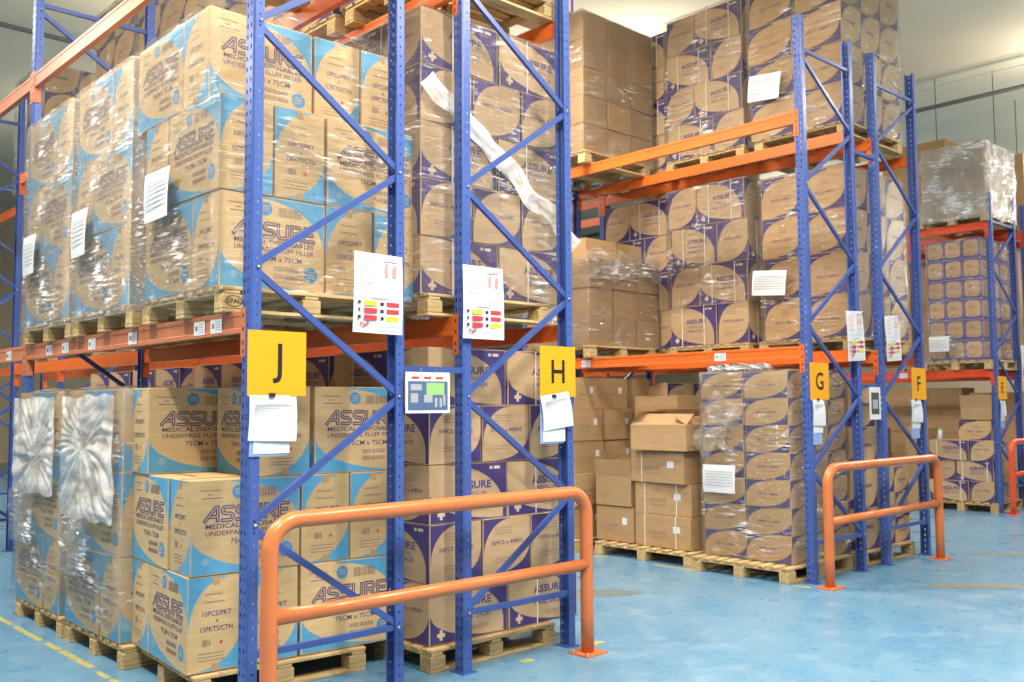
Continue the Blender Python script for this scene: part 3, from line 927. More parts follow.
# purple cartons of rack H
PWd, PNn, PH = .745, .49, .412
oddH = [W(0,0,PWd,PNn), W(PWd,0,PWd,PNn), N(0,PNn,PWd,PNn)]
evnH = [N(0,0,PWd,PNn), N(PNn,0,PWd,PNn), N(2*PNn,0,PWd,PNn), W(0,PWd,PWd,PNn)]
def st_wide(L): return (('y', .0),) if L > .6 else None
g_pur = 'purple-and-brown printed cartons'
def st_H(L): return (('y', -.12), ('y', .22))
pallet(1.44, .16, 0, 'wooden pallet on floor behind the post of sign H')
load('purple', 1.47, .22, .162, PH, [oddH, evnH, oddH, evnH, oddH], 'floor stack behind sign H', g_pur, 0, lambda L: (('y', -.08),))
pallet(1.40, .14, Z1+.06, 'wooden pallet on the shelf under the wrapped load above sign H')
load('purple', 1.40, .22, ZA+.06, PH, [oddH, evnH, oddH, evnH, oddH], 'wrapped load above sign H', g_pur, 0, lambda L: (('y', -.08),))
w_ = wrap(1.39, .21, ZA+.02, 2.91, 1.47, ZA+.06+5*PH, 'clear stretch film round the load above sign H', 'film', seed=9, H=PH)
# twisted rope of film running down across that load
c = crumple((-.03, -.03, 1.50), 1.85, .16, 0, .05, 'film_milky', 14.2, w_, 'film_band', .03); c.rotation_euler = (0, radians(34), 0)
# second and third positions of H on the floor and beyond: only their left columns and tops can be seen
for k, (y0, zb, nl, wh) in enumerate(((1.6, 0, 5, 'second floor stack of rack H'), (2.86, 0, 5, 'third floor stack of rack H'),
        (4.4, 0, 5, 'fourth floor stack of rack H'), (5.7, 0, 5, 'fifth floor stack of rack H'),
        (8.6, Z1+.06, 4, 'far shelf load at left edge'),
        (4.45, Z2, 5, 'top load, nearest of three at left'), (5.8, Z2, 4, 'top load, middle of three at left'), (9.0, Z2, 4, 'top load, farthest at left'))):
    if zb: pallet(1.55, y0-.05, zb, 'wooden pallet under the %s' % wh)
    if zb == 0: pallet(1.55, y0-.05, 0, 'wooden pallet under the %s' % wh)
    lo = N(0,0,.62,PNn), N(0,.62,.62,PNn)
    if zb == 0: lays = [[W(0,0,PNn,.62), W(0,.62,PNn,.62)]]*nl
    else: lays = [[N(0,0,.62,.46), N(0,.62,.62,.46), N(.46,0,.62,.46), N(.92,0,.62,.46)]]*nl
    load('violet' if zb else 'purple', 1.52, y0, zb+.162, PH, lays, wh, g_pur)
    if zb: wrap(1.50, y0-.02, zb+.12, 2.93, y0+1.27, zb+.162+nl*PH, 'clear stretch film round the %s' % wh, 'film', seed=30+k, H=PH)
pallet(1.50, .15, Z2, 'wooden pallet on the upper shelf above the H load')
load('purple', 1.5, .2, ZB, PH, [oddH, evnH, oddH], 'uppermost load above sign H', g_pur)
pallet(1.50, 1.5, Z2, 'wooden pallet on the upper shelf behind the uppermost H load')
load('purple', 1.5, 1.55, ZB, PH, [[W(0,0,PWd,PNn), N(0,PNn,PWd,PNn)]]*3, 'second uppermost load of rack H', g_pur)
pallet(-.05, .2, Z2, 'wooden pallet on the upper shelf above the J load')
load('blue', -.05, .25, ZB, BH, [A], 'uppermost load above sign J', g_blue)

ZG = ZA+.03
# rack F loads seen through the empty front places of rack G
g_vio = 'purple-cornered printed cartons'
def grid(nx, ny, sx, sy, keep): return [(i*sx, j*sy, sx, sy) for i in range(nx) for j in range(ny) if keep(i, j)]
vis = lambda i, j: i == 0 or j == 0
pallet(7.36, .12, Z1+.03, 'wooden pallet on the shelf behind sign G posts, right of strapped load', sx=1.4)
load('violet', 7.38, .15, ZG, .49, [grid(3, 2, .48, .56, vis)]*4, 'large-carton shelf load above sign G', g_vio, stag=.02)
wrap(7.37, .14, ZG-.04, 8.83, 1.28, ZG+4*.49, 'clear stretch film round the large-carton load above sign G', 'film', seed=12, H=.49)
pallet(7.36, .12, Z2, 'wooden pallet on the upper shelf behind sign G posts', sx=1.4)
load('violet', 7.38, .15, ZB, .47, [grid(3, 2, .48, .62, vis)]*5, 'tall top load between posts G and F', g_vio, stag=.02)
wrap(7.37, .14, ZB-.04, 8.83, 1.40, ZB+5*.47, 'clear stretch film round the tall top load by posts G and F', 'film', seed=13, H=.47)
VW, VN = .73, .46
def lay_a(x=0): return [(0, VN, VN, VW), (0, 0, VW, VN)]      # seen from the aisle: wide left, narrow right
def lay_b(): return [(0, VW, VW, VN), (0, 0, VN, VW), (VN, 0, VN, VW)]
sv = lambda L: (('y', -.17), ('y', .17))
load('purple', 7.40, 1.50, ZG, .515, [lay_a(), lay_b(), lay_a(), lay_b()], 'white-strapped shelf load, centre', 'white-strapped purple cartons', 0, sv, stag=.045)
pallet(7.38, 1.48, Z1+.03, 'wooden pallet on the shelf under the white-strapped load')
wrap(7.39, 1.49, ZG+.5, 8.3, 2.70, ZG+4*.515, 'clear stretch film round the white-strapped shelf load', 'film', seed=14, H=.515)
load('purple', 7.40, 1.50, ZB, .475, [lay_a(), lay_b(), lay_a(), lay_b()], 'white-strapped top load, centre', 'white-strapped purple cartons', 0, sv, stag=.045)
pallet(7.38, 1.48, Z2, 'wooden pallet on the upper shelf under the white-strapped load')
wrap(7.39, 1.49, ZB-.03, 8.3, 2.70, ZB+4*.475, 'clear stretch film round the white-strapped top load', 'film', seed=15, H=.475)
load('purple', 7.62, 2.80, ZG, .515, [lay_a(), lay_b(), lay_a(), lay_b()], 'strapped load behind brown shelf cartons', 'white-strapped purple cartons', 0, sv)
load('purple', 7.62, 2.80, ZB, .475, [lay_a(), lay_b(), lay_a(), lay_b()], 'strapped load behind brown top cartons', 'white-strapped purple cartons', 0, sv)
pallet(7.6, 2.78, Z1+.03, 'wooden pallet behind the brown carton shelf load'); pallet(7.6, 2.78, Z2, 'wooden pallet behind the brown carton top load')
# rack G third position: plain brown cartons
g_kr = 'plain brown cartons'
pallet(6.14, 2.95, Z1+.03, 'wooden pallet on the shelf under small brown cartons', sx=1.3)
load('kraft', 6.16, 3.0, ZG, .365, [grid(3, 3, .47, .38, vis)]*3, 'brown shelf load under loose film', g_kr, stag=.03)
o_ = wrap(6.15, 2.99, ZG-.02, 7.58, 4.15, ZG+3*.365, 'loose stretch film round the brown shelf load', 'film', seed=17, H=.365)
load('kraft', 6.3, 3.15, ZG+3*.365, .30, [[(0, 0, .62, .42), (.66, .02, .5, .42)]], 'loose on brown shelf load', g_kr)
c = crumple((6.12, 2.94, ZG+.86), 1.46, .40, 0, .07, 'film_thick', 21, edge=.05); c.rotation_euler = (radians(-12), 0, 0)
tag(c, 'milky torn film draped over the brown carton shelf load', 'plastic wrap')
pallet(6.08, 2.95, Z2, 'wooden pallet on the upper shelf under small brown cartons', sx=1.3)
load('kraft', 6.10, 3.0, ZB, .365, [grid(3, 3, .47, .38, vis)]*5, 'brown top load at upper centre', g_kr, stag=.02)
wrap(6.09, 2.99, ZB-.04, 7.52, 4.15, ZB+5*.365, 'clear stretch film round the brown top load', 'film', seed=18, H=.365)

# rack G floor: navy-print cartons, nearest stack
pallet(6.0, .17, 0, 'wooden pallet on floor under the navy-print carton stack', sx=1.3, sy=1.2)
load('navy', 6.2, .25, .162, .285, [[(0, 0, .40, .545), (0, .545, .40, .545), (.40, 0, .40, .545), (.80, 0, .40, .545)]]*7, 'wrapped floor stack left of sign G', 'navy-cornered cartons')
wrap(6.19, .24, .16, 7.41, 1.35, .162+7*.285, 'clear stretch film round the navy-print floor stack', 'film', seed=19, H=.285)
for k, (y, w_, h_) in enumerate(((1.18, .13, .05), (.93, .15, .05), (.68, .12, .045))):
    bm = bmesh.new(); bmesh.ops.create_icosphere(bm, subdivisions=4, radius=1)
    for v in bm.verts:
        q = noise.noise(v.co*3+Vector((k*3, 0, 0)))+.5*noise.noise(v.co*8); v.co *= 1+.35*q; v.co.x *= .13; v.co.y *= w_; v.co.z *= h_
    me = bpy.data.meshes.new('film_bundle'); bm.to_mesh(me); bm.free(); me.materials.append(M['paper'])
    tag(link('film_bundle', me, None, (6.34, y, .162+7*.285+.045)), 'crumpled white film bundle on the navy-print stack, %s' % ['left', 'middle', 'right'][k], 'plastic wrap', 'white film bundles')
c = crumple((6.165, 1.33, 1.25), .42, .62, -pi/2, .05, 'film_thick', 35)
tag(c, 'torn loose film on left column of navy-print cartons', 'plastic wrap')

# open cartons, loose stack on the second floor pallet of G
def open_carton(x, y, z, sx, sy, h, label, flaps=(('y', 1),), rz=0, lean=.0):
    t = empty('open_carton', label, 'box', (x, y, z), rz, 'open brown cartons')
    b = MB(); th = .006
    b.box(0, 0, 0, sx, th, h); b.box(0, sy-th, 0, sx, sy, h); b.box(0, 0, 0, th, sy, h); b.box(sx-th, 0, 0, sx, sy, h); b.box(0, 0, 0, sx, sy, th)
    link('carton_body', b.mesh('carton_body', M['kraft_plain']), t)
    for sd, a in flaps:
        f = MB(); fl = .2
        if sd == 'x': f.prism([(0,0),(.005,0),(.005,fl),(0,fl)], (0, .004, h), (0, sy-.004, h), (1,0,0), (sin(a), 0, cos(a)))
        elif sd == 'X': f.prism([(0,0),(-.005,0),(-.005,fl),(0,fl)], (sx, .004, h), (sx, sy-.004, h), (1,0,0), (-sin(a), 0, cos(a)))
        elif sd == 'y': f.prism([(0,0),(.005,0),(.005,fl),(0,fl)], (.004, 0, h), (sx-.004, 0, h), (0,1,0), (0, sin(a), cos(a)))
        else: f.prism([(0,0),(-.005,0),(-.005,fl),(0,fl)], (.004, sy, h), (sx-.004, sy, h), (0,1,0), (0, -sin(a), cos(a)))
        link('flap', f.mesh('flap', M['kraft_plain']), t)
    return t
pallet(6.12, 1.45, 0, 'wooden pallet on floor under the loose open cartons', sx=1.2, sy=1.45)
nm = ['bottom', 'middle', 'upper']
for k in range(3):
    carton('kraft_marked', .80, .55, .365, (6.5+(0, .03, -.01)[k], 1.94+(0, .02, .05)[k], .162+k*.37), -pi/2+(0, .03, -.04)[k], 'brown strapped carton, %s of three beside navy-print stack' % nm[k], g_kr, (('y', -.25), ('y', .2)) if k < 2 else (('y', -.22),))
open_carton(6.16, 1.52, .162+3*.372, .62, .80, .30, 'bulging brown carton with raised flaps atop three strapped cartons', (('x', .9), ('X', .5), ('y', 1.1), ('Y', .7)), .03)
carton('kraft_marked', .60, .5, .42, (6.5, 2.68, .162), -pi/2, 'brown carton at bottom left of loose floor pallet, label on side', g_kr)
open_carton(6.24, 2.40, .585, .5, .58, .36, 'tall open brown carton with upright flap on loose pallet', (('X', -.05), ('x', -.1), ('y', .1)))
# brown cartons of the third floor place of G
pallet(6.0, 3.1, 0, 'wooden pallet on floor behind the loose cartons')
load('kraft_marked', 6.0, 3.15, .162, .40, [[(0, 0, .58, .5), (.60, 0, .58, .5), (1.2, 0, .4, .5)]]*4 + [[(0, 0, .50, .45), (.52, .03, .62, .5), (1.2, .02, .40, .5)]], 'dim brown floor stack behind loose pallet', g_kr, stag=.05)
load('kraft', 6.9, 2.2, .162, .44, [[(0, 0, .45, .6)]]*3+[[(0, 0, .5, .7)]], 'narrow stack behind bulging open carton', g_kr)
# F floor loads seen between the posts
pallet(7.5, .15, 0, 'wooden pallet on floor behind the G guard rail', sx=1.3); 
load('violet', 7.55, .2, .162, .46, [[(0, 0, .46, .6)]]*4, 'floor stack behind posts G and F', g_vio)
pallet(7.98, 1.7, 0, 'wooden pallet on floor deep behind post F')
load('violet', 8.06, .22, .162, .30, [[(0, 0, .40, .36), (.40, 0, .40, .36), (0, .37, .40, .36)]]*3, 'low floor load between the F posts', g_vio)
load('violet', 8.0, 1.75, .162, .42, [[(0, 0, .6, .45), (.6, 0, .6, .45), (0, .5, .6, .45)]]*4, 'dim floor stack deep behind post F', g_vio)
load('violet', 7.6, 2.9, .002, .42, [[(0, 0, .6, .45), (.6, 0, .6, .45)]]*5, 'dimmest floor stack behind brown cartons', g_vio)
mb = MB()
bm = bmesh.new(); bmesh.ops.create_icosphere(bm, subdivisions=4, radius=.2)
for v in bm.verts:
    q = noise.noise(v.co*9)+.6*noise.noise(v.co*22); v.co *= 1+.28*q; v.co.z *= .8
for f in bm.faces: f.smooth = False
me = bpy.data.meshes.new('plastic_bag'); bm.to_mesh(me); bm.free(); me.materials.append(M['bag'])
o = link('plastic_bag', me, None, (7.62, .7, .162+4*.46+.14)); tag(o, 'crumpled dark blue plastic bag behind post between G and F', 'bag')

# rack E
pallet(13.92, YE+.05, Z1, 'wooden pallet on the shelf under blue-framed cartons', sx=1.25)
load('square', 13.95, YE+.18, ZA, .345, [[(i*.42, j*.30, .42-.14*0, .30) for i in range(3) for j in range(3) if i == 0 or j == 0]]*6, 'block on shelf above sign E', 'blue-framed small cartons', jit=.002)
wrap(13.94, YE+.17, ZA-.03, 15.22, YE+1.09, ZA+6*.345, 'clear stretch film round the blue-framed cartons', 'film', seed=22, H=.345)
pallet(13.92, YE+.02, Z2, 'wooden pallet on the upper shelf under silvery wrapped load', sx=1.25)
load('kraft', 13.95, YE+.06, ZB, .40, [[(0, j*.34, .45, .34) for j in range(3)]+[(.45, 0, .45, .34), (.9, 0, .35, .34)]]*3, 'silvery wrapped top load at right', g_kr, 0, lambda L: (('x', 0.0),), strapmat='strap_green')
wrap(13.93, YE+.04, ZB-.10, 15.27, YE+1.10, ZB+3*.40, 'silvery thick stretch film round the top load at right', 'film_silver', seed=23, H=.4, bulk=.05, off=.03)
c = crumple((13.88, YE+1.1, ZB+.1), 1.0, 1.0, -pi/2, .07, 'film_thick', 41); tag(c, 'loose hanging film on left side of the silvery load', 'plastic wrap')
pallet(13.95, YE+.05, 0, 'wooden pallet on floor under the rack of sign E')
ev = lambda L: (('y', -.2), ('y', .2))
load('purple', 13.95, YE+.10, .162, .34, [[(0, VN-.05, VN, VW-.05), (0, 0, .6, VN-.07)], [(0, VW-.1, .6, VN-.07), (0, 0, VN, VW-.12)], [(0, VN-.05, VN, VW-.05), (0, 0, .6, VN-.07)]], 'strapped floor stack below sign E', 'white-strapped purple cartons', 0, ev, stag=.03)
load('violet', 14.0, YE+.12, .162+3*.34, .34, [[(0, 0, .4, .55)]], 'alone on strapped stack below E', g_vio)
open_carton(14.0, YE+.10, .162+4*.34, .4, .52, .22, 'small open brown carton topmost on the strapped stack below E', (('x', -.15),))
load('kraft_marked', 14.15, YE+1.24, .002, .46, [[(0, 0, .5, .42)]]*3, 'brown stack left of strapped E stack', g_kr)
for k, (y, z) in enumerate(((YE+1.0, .162+3*.34), )):
    mb = MB(); mb.tube([(0,0,0),(0,0,.16)], .035, 12); bt = tag(link('jar', mb.mesh('jar', M['paper']), None, (14.08, y, z)), 'small white jar with green lid on the strapped floor stack', 'jar')
    mb = MB(); mb.tube([(0,0,.16),(0,0,.19)], .037, 12); link('lid', mb.mesh('lid', M['paper_green']), bt)
# wrapped goods deeper in E
load('kraft', 14.2, YE+2.4, .002, .45, [[(0, 0, .5, .6), (.5, 0, .5, .6)]]*3, 'deep stack behind post E', g_kr)
c = crumple((14.15, YE+2.6, 1.75), .7, .35, -pi/2, .14, 'film_milky', 51); tag(c, 'pale crumpled film heap on deep stack behind rack E', 'plastic wrap')
carton('kraft', 1.5, 1.25, 1.83, (16.38, 3.02, ZB), .0, 'very large plain brown box behind the silvery load', None)
pallet(15.62, 2.40, Z2, 'wooden pallet under the very large box behind the silvery load')
for k, (y, n) in enumerate(((2.25, 5), (3.02, 5), (3.8, 5), (4.6, 5))):
    load('kraft', 15.62, y, .002, .42, [[(0, 0, .6, .75)]]*n, 'dim stack deep behind E, %s' % ['nearest', 'second', 'third', 'farthest'][k], g_kr)
load('kraft', 15.62, 2.3, ZA, .5, [[(0, 0, .6, .8), (0, .85, .6, .8)]]*4, 'dim shelf load deep behind E', g_kr)
pallet(15.6, 2.25, Z1, 'wooden pallet deep behind the blue-framed block')
# rack D edge
pallet(15.62, YE+.1, Z1, 'wooden pallet on the shelf at the right edge')
load('kraft', 15.6, YE+.15, ZA, .5, [grid(2, 1, .55, .8, vis)]*4, 'shelf load at right edge', g_kr)
load('kraft', 15.6, YE+.15, .002, .5, [grid(2, 1, .55, .95, vis)]*4, 'floor stack at right edge', g_kr)
carton('kraft', 1.4, 1.05, 1.3, (16.4, YE+.55, ZB), .0, 'large plain brown box at right edge on the upper shelf', None)
pallet(15.62, YE+.02, Z2, 'wooden pallet under the large box at right edge')

# ------------------------------------------------------------------ guards
def guard(x0, x1, y, label, mat, r=.048):
    t = empty('guard_rail', label, 'guard rail', (x0, y, 0), 0, 'orange tubular guard rails')
    w = x1-x0; H = 1.17; R = .17; pts = [(0, 0, .008), (0, 0, .3), (0, 0, H-R)]
    for i in range(1, 9): a = i*pi/16; pts.append((R-R*cos(a), 0, H-R+R*sin(a)))
    pts2 = [(w-x, yy, z) for x, yy, z in reversed(pts)]
    link('hoop', MB().tube(pts+pts2, r, 20).mesh('hoop', M[mat]), t)
    link('mid_rail', MB().tube([(r*.5, 0, .64), (w/2, 0, .64), (w-r*.5, 0, .64)], r*.88, 18).mesh('mid_rail', M[mat]), t)
    pl = MB().box(-.11, -.10, 0, .11, .10, .012).mesh('base_plate', M[mat])
    for x in (0, w):
        p = link('base_plate', pl, t, (x, 0, 0))
        for a in (-.08, .08):
            for b in (-.07, .07): link('bolt', MB().tube([(a, b, .01), (a, b, .024)], .011, 6).mesh('bolt', M['steel']), p)
    return t
guard(.03, 2.61, -.20, 'orange tubular guard rail in front of racks J and H', 'guard')
guard(6.13, 8.68, -.20, 'orange tubular guard rail in front of racks G and F', 'guard')
guard(13.92, 16.5, YE-.2, 'red-orange guard rail cut off by the right edge', 'guard_red')

# ------------------------------------------------------------------ signs and papers
def plate(w, h, mat, name): return MB().box(0, 0, -h, w, .002, 0).mesh(name, M[mat])
def sign(letter, x, y, z, s=.38, rz=0):
    t = link('sign', plate(s, s, 'yellow', 'sign'), None, (x, y, z), rz)
    tag(t, 'square yellow sign with black letter %s on the rack post' % letter, 'sign', 'yellow row letter signs')
    pts, fs = text_mesh(letter, .25, .012)
    xs = [p[0] for p in pts]; mb = MB(); mx = (min(xs)+max(xs))/2; my = (min(p[1] for p in pts)+max(p[1] for p in pts))/2
    mb.v = [(s/2+(p[0]-mx)*.95, -.001, -s/2+p[1]-my) for p in pts]; mb.f = fs; mb.mi = [0]*len(fs)
    link('letter', mb.mesh('letter', M['black'], fix=False), t)
    return t
sign('J', -.02, -.012, 2.25); sign('H', 2.33, -.012, 2.25); sign('G', 6.18, -.012, 2.23); sign('F', 8.50, -.012, 2.23); sign('E', 13.98, YE-.012, 2.25)
def sheet_curl(w, h, mat, name, curl=.01, skew=0):
    mb = MB(); nx, nz = 6, 8
    for j in range(nz+1):
        for i in range(nx+1):
            u, v = i/nx, j/nz
            mb.v.append((w*u+skew*v, -curl*(sin(v*pi)*.6+u*v*1.2)-.001, -h*v))
    for j in range(nz):
        for i in range(nx):
            a = j*(nx+1)+i; mb.f.append((a, a+1, a+nx+2, a+nx+1)); mb.mi.append(0)
    mb.smooth = True
    return mb.mesh(name, M[mat], fix=False)
def papers(x, y, z, label, seed, w=.30, h=.26, sleeve=True):
    t = empty('hanging_papers', label, 'papers', (x, y, z), 0, 'papers hanging under row signs')
    if sleeve: link('plastic_sleeve', sheet_curl(w*.8, h*(1.35 if w > .28 else 1.75), 'paper_blue', 'plastic_sleeve', .006), t, (w*.02, .006, 0))
    a = link('back_sheet', sheet_curl(w*.76, h*1.3, 'paper', 'back_sheet', .008), t, (w*.1, .002, 0))
    b = link('front_sheet', sheet_curl(w, h, 'paper', 'front_sheet', .018), t, (0, -.006, 0)); b.rotation_euler = (0, radians(2 if seed % 2 else -7), 0)
    mb = MB()
    for k in range(6): mb.box(.03, -.012, -.05-k*.012, w-.03, -.0112, -.046-k*.012)
    link('print_lines', mb.mesh('print_lines', M['paper_line']), b, (0, -.002, 0))
    link('clip', MB().box(w*.4, -.022, -.012, w*.52, -.008, .012).mesh('clip', M['dark']), t)
    return t
papers(-.01, -.016, 1.875, 'white papers clipped under sign J', 1)
papers(2.32, -.016, 1.875, 'tilted white papers clipped under sign H', 2)
papers(6.20, -.016, 1.85, 'white papers in blue sleeve under sign G', 1, .22)
papers(8.44, -.016, 1.85, 'white papers in blue sleeve under sign F', 1, .26)
papers(14.02, YE-.016, 1.85, 'white papers in blue sleeve under sign E', 1, .2)
def info(x, y, z, label, tilt=0, w=.37, h=.51):
    t = link('notice_sheet', sheet_curl(w, h, 'paper', 'notice_sheet', .012), None, (x, y, z)); t.rotation_euler = (0, tilt, 0)
    tag(t, label, 'notice', 'white safety notices')
    def art(name, mat, rects, yy=-.0165):
        mb = MB()
        for (a, b, c_, d) in rects: mb.box(a*w, yy, -b*h, c_*w, yy+.0006, -d*h)
        link(name, mb.mesh(name, M[mat]), t)
    art('frame_drawing', 'paper_pink', [(.12,.10,.13,.42),(.34,.10,.35,.42),(.12,.10,.35,.11),(.12,.19,.35,.20),(.12,.28,.35,.29),(.12,.37,.35,.38),(.62,.12,.68,.28),(.78,.14,.86,.28)])
    art('table_lines', 'paper_line', [(.30,.05,.5,.06),(.58,.05,.9,.075)]+[(.58,.32+k*.03,.94,.325+k*.03) for k in range(5)]+[(.1,.47+k*.015,.9,.473+k*.015) for k in range(3)]+[(.32,.555,.7,.568),(.3,.90,.9,.905),(.1,.95,.9,.955)])
    art('lime_box', 'paper_lime', [(.20,.60,.46,.66),(.66,.78,.92,.84)])
    art('red_box', 'paper_red', [(.20,.69,.46,.75),(.20,.78,.46,.84),(.66,.60,.92,.66),(.66,.69,.92,.75)])
    art('pictogram', 'dark', [(.07,.61,.13,.64),(.08,.70,.12,.74),(.07,.79,.13,.83),(.53,.61,.60,.65),(.53,.70,.60,.74),(.54,.79,.60,.83)])
    art('small_mark', 'red_ink', [(.12,.87,.17,.90),(.18,.89,.24,.92),(.25,.86,.30,.90)])
    return t
info(.685, -.03, 2.78, 'white safety notice hanging on the right post of rack J', radians(1))
info(1.57, -.03, 2.78, 'white safety notice on the left post of rack H', radians(0))
info(6.92, -.03, 2.80, 'white safety notice on right post of rack G', radians(-3), .36, .54)
info(7.81, -.03, 2.80, 'curling white safety notice on left post of rack F', radians(-4), .34, .52)
info(15.02, YE-.03, 2.80, 'white safety notice on the right post of rack E', 0, .3, .62)
t = link('clipboard', plate(.37, .27, 'paper', 'clipboard'), None, (1.085, -.03, 2.03))
tag(t, 'small white picture card with photo collage hanging between J and H', 'poster')
mb = MB().box(.02, -.002, -.25, .35, -.001, -.06); link('picture', mb.mesh('picture', M['poster']), t)
mb = MB()
for r in ((.04,-.12,.13,-.08),(.04,-.2,.1,-.14),(.15,-.2,.22,-.15),(.24,-.23,.26,-.17),(.28,-.23,.3,-.17),(.31,-.22,.33,-.15)): mb.box(r[0], -.003, r[1], r[2], -.0022, r[3])
link('picture_tile', mb.mesh('picture_tile', M['paper_line']), t)
link('picture_panel', MB().box(.17, -.003, -.15, .32, -.0022, -.07).mesh('picture_panel', M['paper_green']), t)
mb = MB()
for k in range(3): mb.box(.05+k*.1, -.002, -.045, .11+k*.1, -.001, -.03)
link('heading', mb.mesh('heading', M['paper_red']), t)
for x in (.12, .24):
    link('ring', MB().tube([(x+.0, .006*0+.025*cos(a)*.6, .0+.025*sin(a)) for a in [i*pi/8 for i in range(17)]], .0016, 6).mesh('ring', M['steel']), t)
t = link('poster', plate(.26, .36, 'paper', 'poster'), None, (7.42, -.02, 1.99)); tag(t, 'small framed grey picture hanging between racks G and F', 'poster')
link('picture', MB().box(.04, -.002, -.30, .22, -.001, -.06).mesh('picture', M['grey_photo']), t)
link('picture_tile', MB().box(.07, -.003, -.24, .19, -.0022, -.14).mesh('picture_tile', M['paper_line']), t)
# documents stuck on the loads
def doc(x, y, z, w, h, label, lean=0):
    t = link('document_sheet', sheet_curl(w, h, 'paper', 'document_sheet', .012), None, (x, y, z), -pi/2); t.rotation_euler = (0, lean, -pi/2)
    tag(t, label, 'papers', 'shipping sheets stuck to loads')
    mb = MB()
    for k in range(6): mb.box(.03, -.016, -h*.25-k*h*.1, w-.03, -.0152, -h*.23-k*h*.1)
    link('print_lines', mb.mesh('print_lines', M['paper_line']), t)
    return t
doc(-.10, 1.31, 3.37, .40, .33, 'white sheet under film on the load above sign J')
doc(-.10, 2.74, 3.33, .34, .36, 'white sheet under film on the middle left shelf load')
doc(-.10, 3.97, 3.30, .34, .34, 'white sheet under film on the farthest left shelf load')
doc(7.33, 1.36, 3.42, .46, .30, 'white sheet on the large-carton shelf load above G', .08)
doc(7.33, 1.35, 5.82, .44, .32, 'white sheet on the tall top load by posts G and F', .1)
doc(6.15, 1.30, 1.15, .42, .30, 'white sheet on left column of the navy-print stack')
doc(13.88, 2.08, 2.95, .34, .26, 'white sheet on the blue-framed carton block')

# ------------------------------------------------------------------ setting
struct('floor', MB().box(-10, -12, -.2, 34, 30, 0).mesh('floor', M['floor']))
struct('ceiling', MB().box(-10, -12, 8.6, 34, 30, 8.8).mesh('ceiling', M['ceiling']))
struct('wall_back', MB().box(-10, 30, 0, 34, 30.2, 8.6).mesh('wall_back', M['wall']))
struct('wall_right', MB().box(34, -12, 0, 34.2, 30, 8.6).mesh('wall_right', M['wall']))
mb = MB(); rnd = random.Random(4); y = .4
while y < 14:
    l = rnd.uniform(.12, .75); x = -.18+rnd.uniform(-.006, .006)
    mb.box(x, y, .0, x+rnd.uniform(.04, .055), y+l, .0015); y += l+rnd.uniform(.01, .12)
o = struct('trim_1', mb.mesh('trim_1', M['tape_yellow']))
mb = MB(); y = .1
for y0, y1 in ((-.05, .12), (1.3, 1.9), (2.6, 3.4), (4.0, 4.6)): mb.box(5.98, y0, 0, 6.05, y1, .0015)
for x0, x1 in ((2.76, 2.95), (2.1, 2.2)): mb.box(x0, -.08, 0, x1, -.01, .0015)
struct('trim_2', mb.mesh('trim_2', M['tape_yellow']))
mb = MB()
for (cx, cy, rx, ry) in ((4.3, 1.3, .5, .12), (7.3, -1.2, .7, .10), (9.6, -.6, .5, .08), (8.2, -1.5, .3, .06)):
    k = len(mb.v); n = 20
    for i in range(n):
        a = 2*pi*i/n; q = 1+.35*noise.noise(Vector((cos(a)*2+cx, sin(a)*2, cy)))
        mb.v.append((cx+rx*q*cos(a)*.7+ry*sin(a), cy-rx*q*cos(a)*.7+ry*q*sin(a), .0012))
    mb.f.append(tuple(range(k, k+n))); mb.mi.append(0)
struct('trim_3', mb.mesh('trim_3', M['scuff'], fix=False))
# pipes and conduits under the ceiling
def pipe(p0, p1, r, label, mat='conduit'):
    o = link('ceiling_pipe', MB().tube([p0, p1], r, 10).mesh('ceiling_pipe', M[mat])); return tag(o, label, 'pipe', 'pipes under the ceiling')
pipe((17.2, -8, 8.0), (17.2, 20, 8.0), .045, 'thick dark pipe hanging under the ceiling at upper right')
pipe((17.0, -8, 8.35), (17.0, 20, 8.35), .015, 'thin conduit above the thick dark pipe', 'housing')
pipe((23, -8, 8.0), (23, 24, 8.0), .06, 'dark pipe farther back at the right edge')
pipe((21, 6, 8.3), (30, -1, 8.3), .015, 'thin diagonal conduit above the silvery load', 'housing')
pipe((-8, 11.8, 8.1), (30, 11.8, 8.1), .04, 'brown pipe under the ceiling at upper left')
for k, (x, y) in enumerate(((17.2, 3.2), (17.6, 2.2), (20, 2.6), (21, 2.0))):
    mb = MB().tube([(x, y, 6.9), (x, y, 8.6)], .008, 6)
    tag(link('hanger_rod', mb.mesh('hanger_rod', M['dark'])), 'thin rod hanging from ceiling above silvery load, %s from left' % ['first', 'second', 'third', 'fourth'][k], 'rod', 'thin ceiling rods')

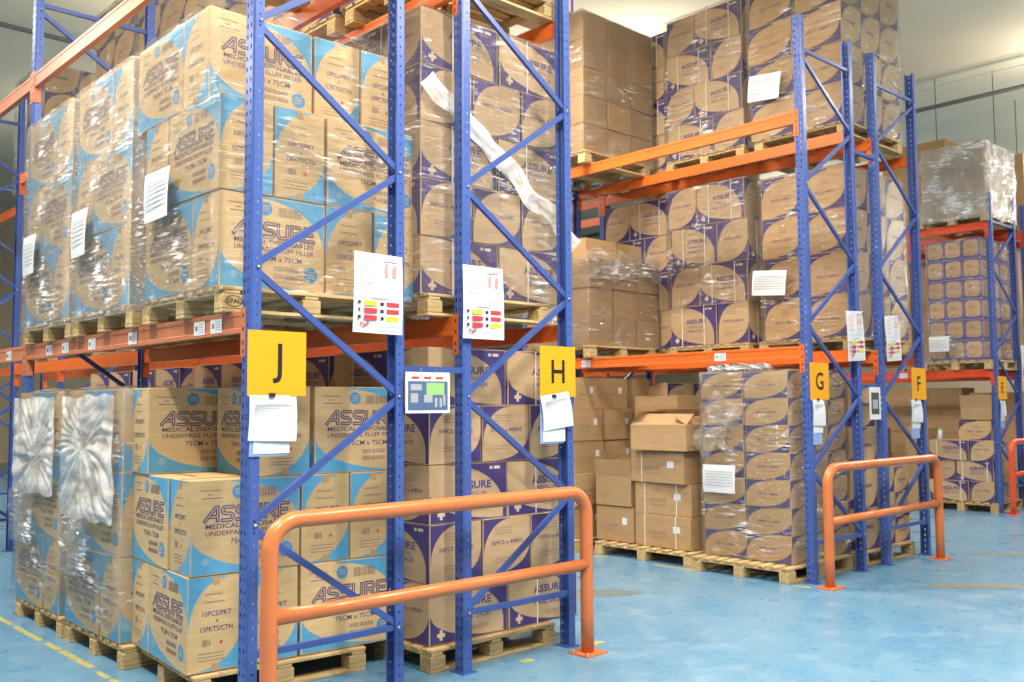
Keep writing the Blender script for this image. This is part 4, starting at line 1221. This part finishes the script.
# ------------------------------------------------------------------ lamps
def lamp(x, y, p, label, sx=1.6, sy=.35, rz=0, z=6.8):
    t = empty('ceiling_lamp', label, 'lamp', (x, y, z), rz, 'hanging ceiling lamps')
    link('housing', MB().box(-sx/2, -sy/2, 0, sx/2, sy/2, .09).mesh('housing', M['housing']), t)
    link('diffuser', MB().box(-sx/2+.02, -sy/2+.02, -.02, sx/2-.02, sy/2-.02, 0).mesh('diffuser', M['lamp']), t)
    for a in (-sx*.35, sx*.35): link('hanger', MB().tube([(a, 0, .09), (a, 0, 8.6-z)], .006, 6).mesh('hanger', M['dark']), t)
    ld = bpy.data.lights.new('lamp_light', 'AREA'); ld.shape = 'RECTANGLE'; ld.size = sx; ld.size_y = sy; ld.energy = p; ld.color = (1, .93, .82)
    lo = bpy.data.objects.new('lamp_light', ld); C.objects.link(lo); lo.parent = t; lo.location = (0, 0, -.04)
    lu = bpy.data.lights.new('ceiling_fill_uplight', 'AREA'); lu.shape = 'RECTANGLE'; lu.size = sx; lu.size_y = sy; lu.energy = p*.62; lu.color = (1, .93, .80)  # upward light added inside the housing to brighten the ceiling
    uo = bpy.data.objects.new('ceiling_fill_uplight', lu); C.objects.link(uo); uo.parent = t; uo.location = (0, 0, .12); uo.rotation_euler = (pi, 0, 0)
    return t
P = 250
names = [(-2.2, -4.5, 'over the aisle left of rack J, nearest'), (-2.2, 1.5, 'over the aisle left of rack J, second'), (-2.2, 7.5, 'over the aisle left of rack J, third'),
         (4.4, -3.5, 'over the cross aisle before rack G'), (4.4, 2.5, 'over the aisle between H and G'), (4.4, 9, 'deep in the aisle between H and G'),
         (11.2, -3.0, 'over the cross aisle before rack F'), (11.2, 6.6, 'over the aisle between F and E'), (11.2, 10, 'deep in the aisle between F and E'),
         (17.3, -.3, 'beyond rack E'), (1.3, -3.4, 'over the cross aisle before rack H'), (24, 10, 'added to brighten the ceiling deep beyond rack E'), (27, 1, 'added to brighten the ceiling far behind rack D'), (6, 17, 'added to brighten the ceiling at the far left end'), (22.5, -.5, 'added to brighten the ceiling to the right beyond rack D'), (30, 4, 'added to brighten the ceiling at the far right end')]  # from the one deep beyond rack E on: unseen, added to brighten the ceiling
for x, y, d in names: lamp(x, y, P*(1.7 if y < -3.2 and x < 2 else 1.4 if x < -2 else 1), 'white ceiling lamp '+d, rz=pi/2)

wd = bpy.data.worlds.new('world'); S.world = wd; wd.use_nodes = True
bg = wd.node_tree.nodes['Background']; bg.inputs[0].default_value = (1.0, .96, .90, 1); bg.inputs[1].default_value = .36
S.view_settings.view_transform = 'Standard'; S.view_settings.look = 'None'; S.view_settings.gamma = 1
S.view_settings.use_curve_mapping = False; S.view_settings.exposure = .10
S.cycles.transparent_max_bounces = 24; S.cycles.max_bounces = 6; S.cycles.glossy_bounces = 3; S.cycles.diffuse_bounces = 3
S.cycles.sample_clamp_indirect = 6
print('OBJECTS', len(bpy.data.objects))
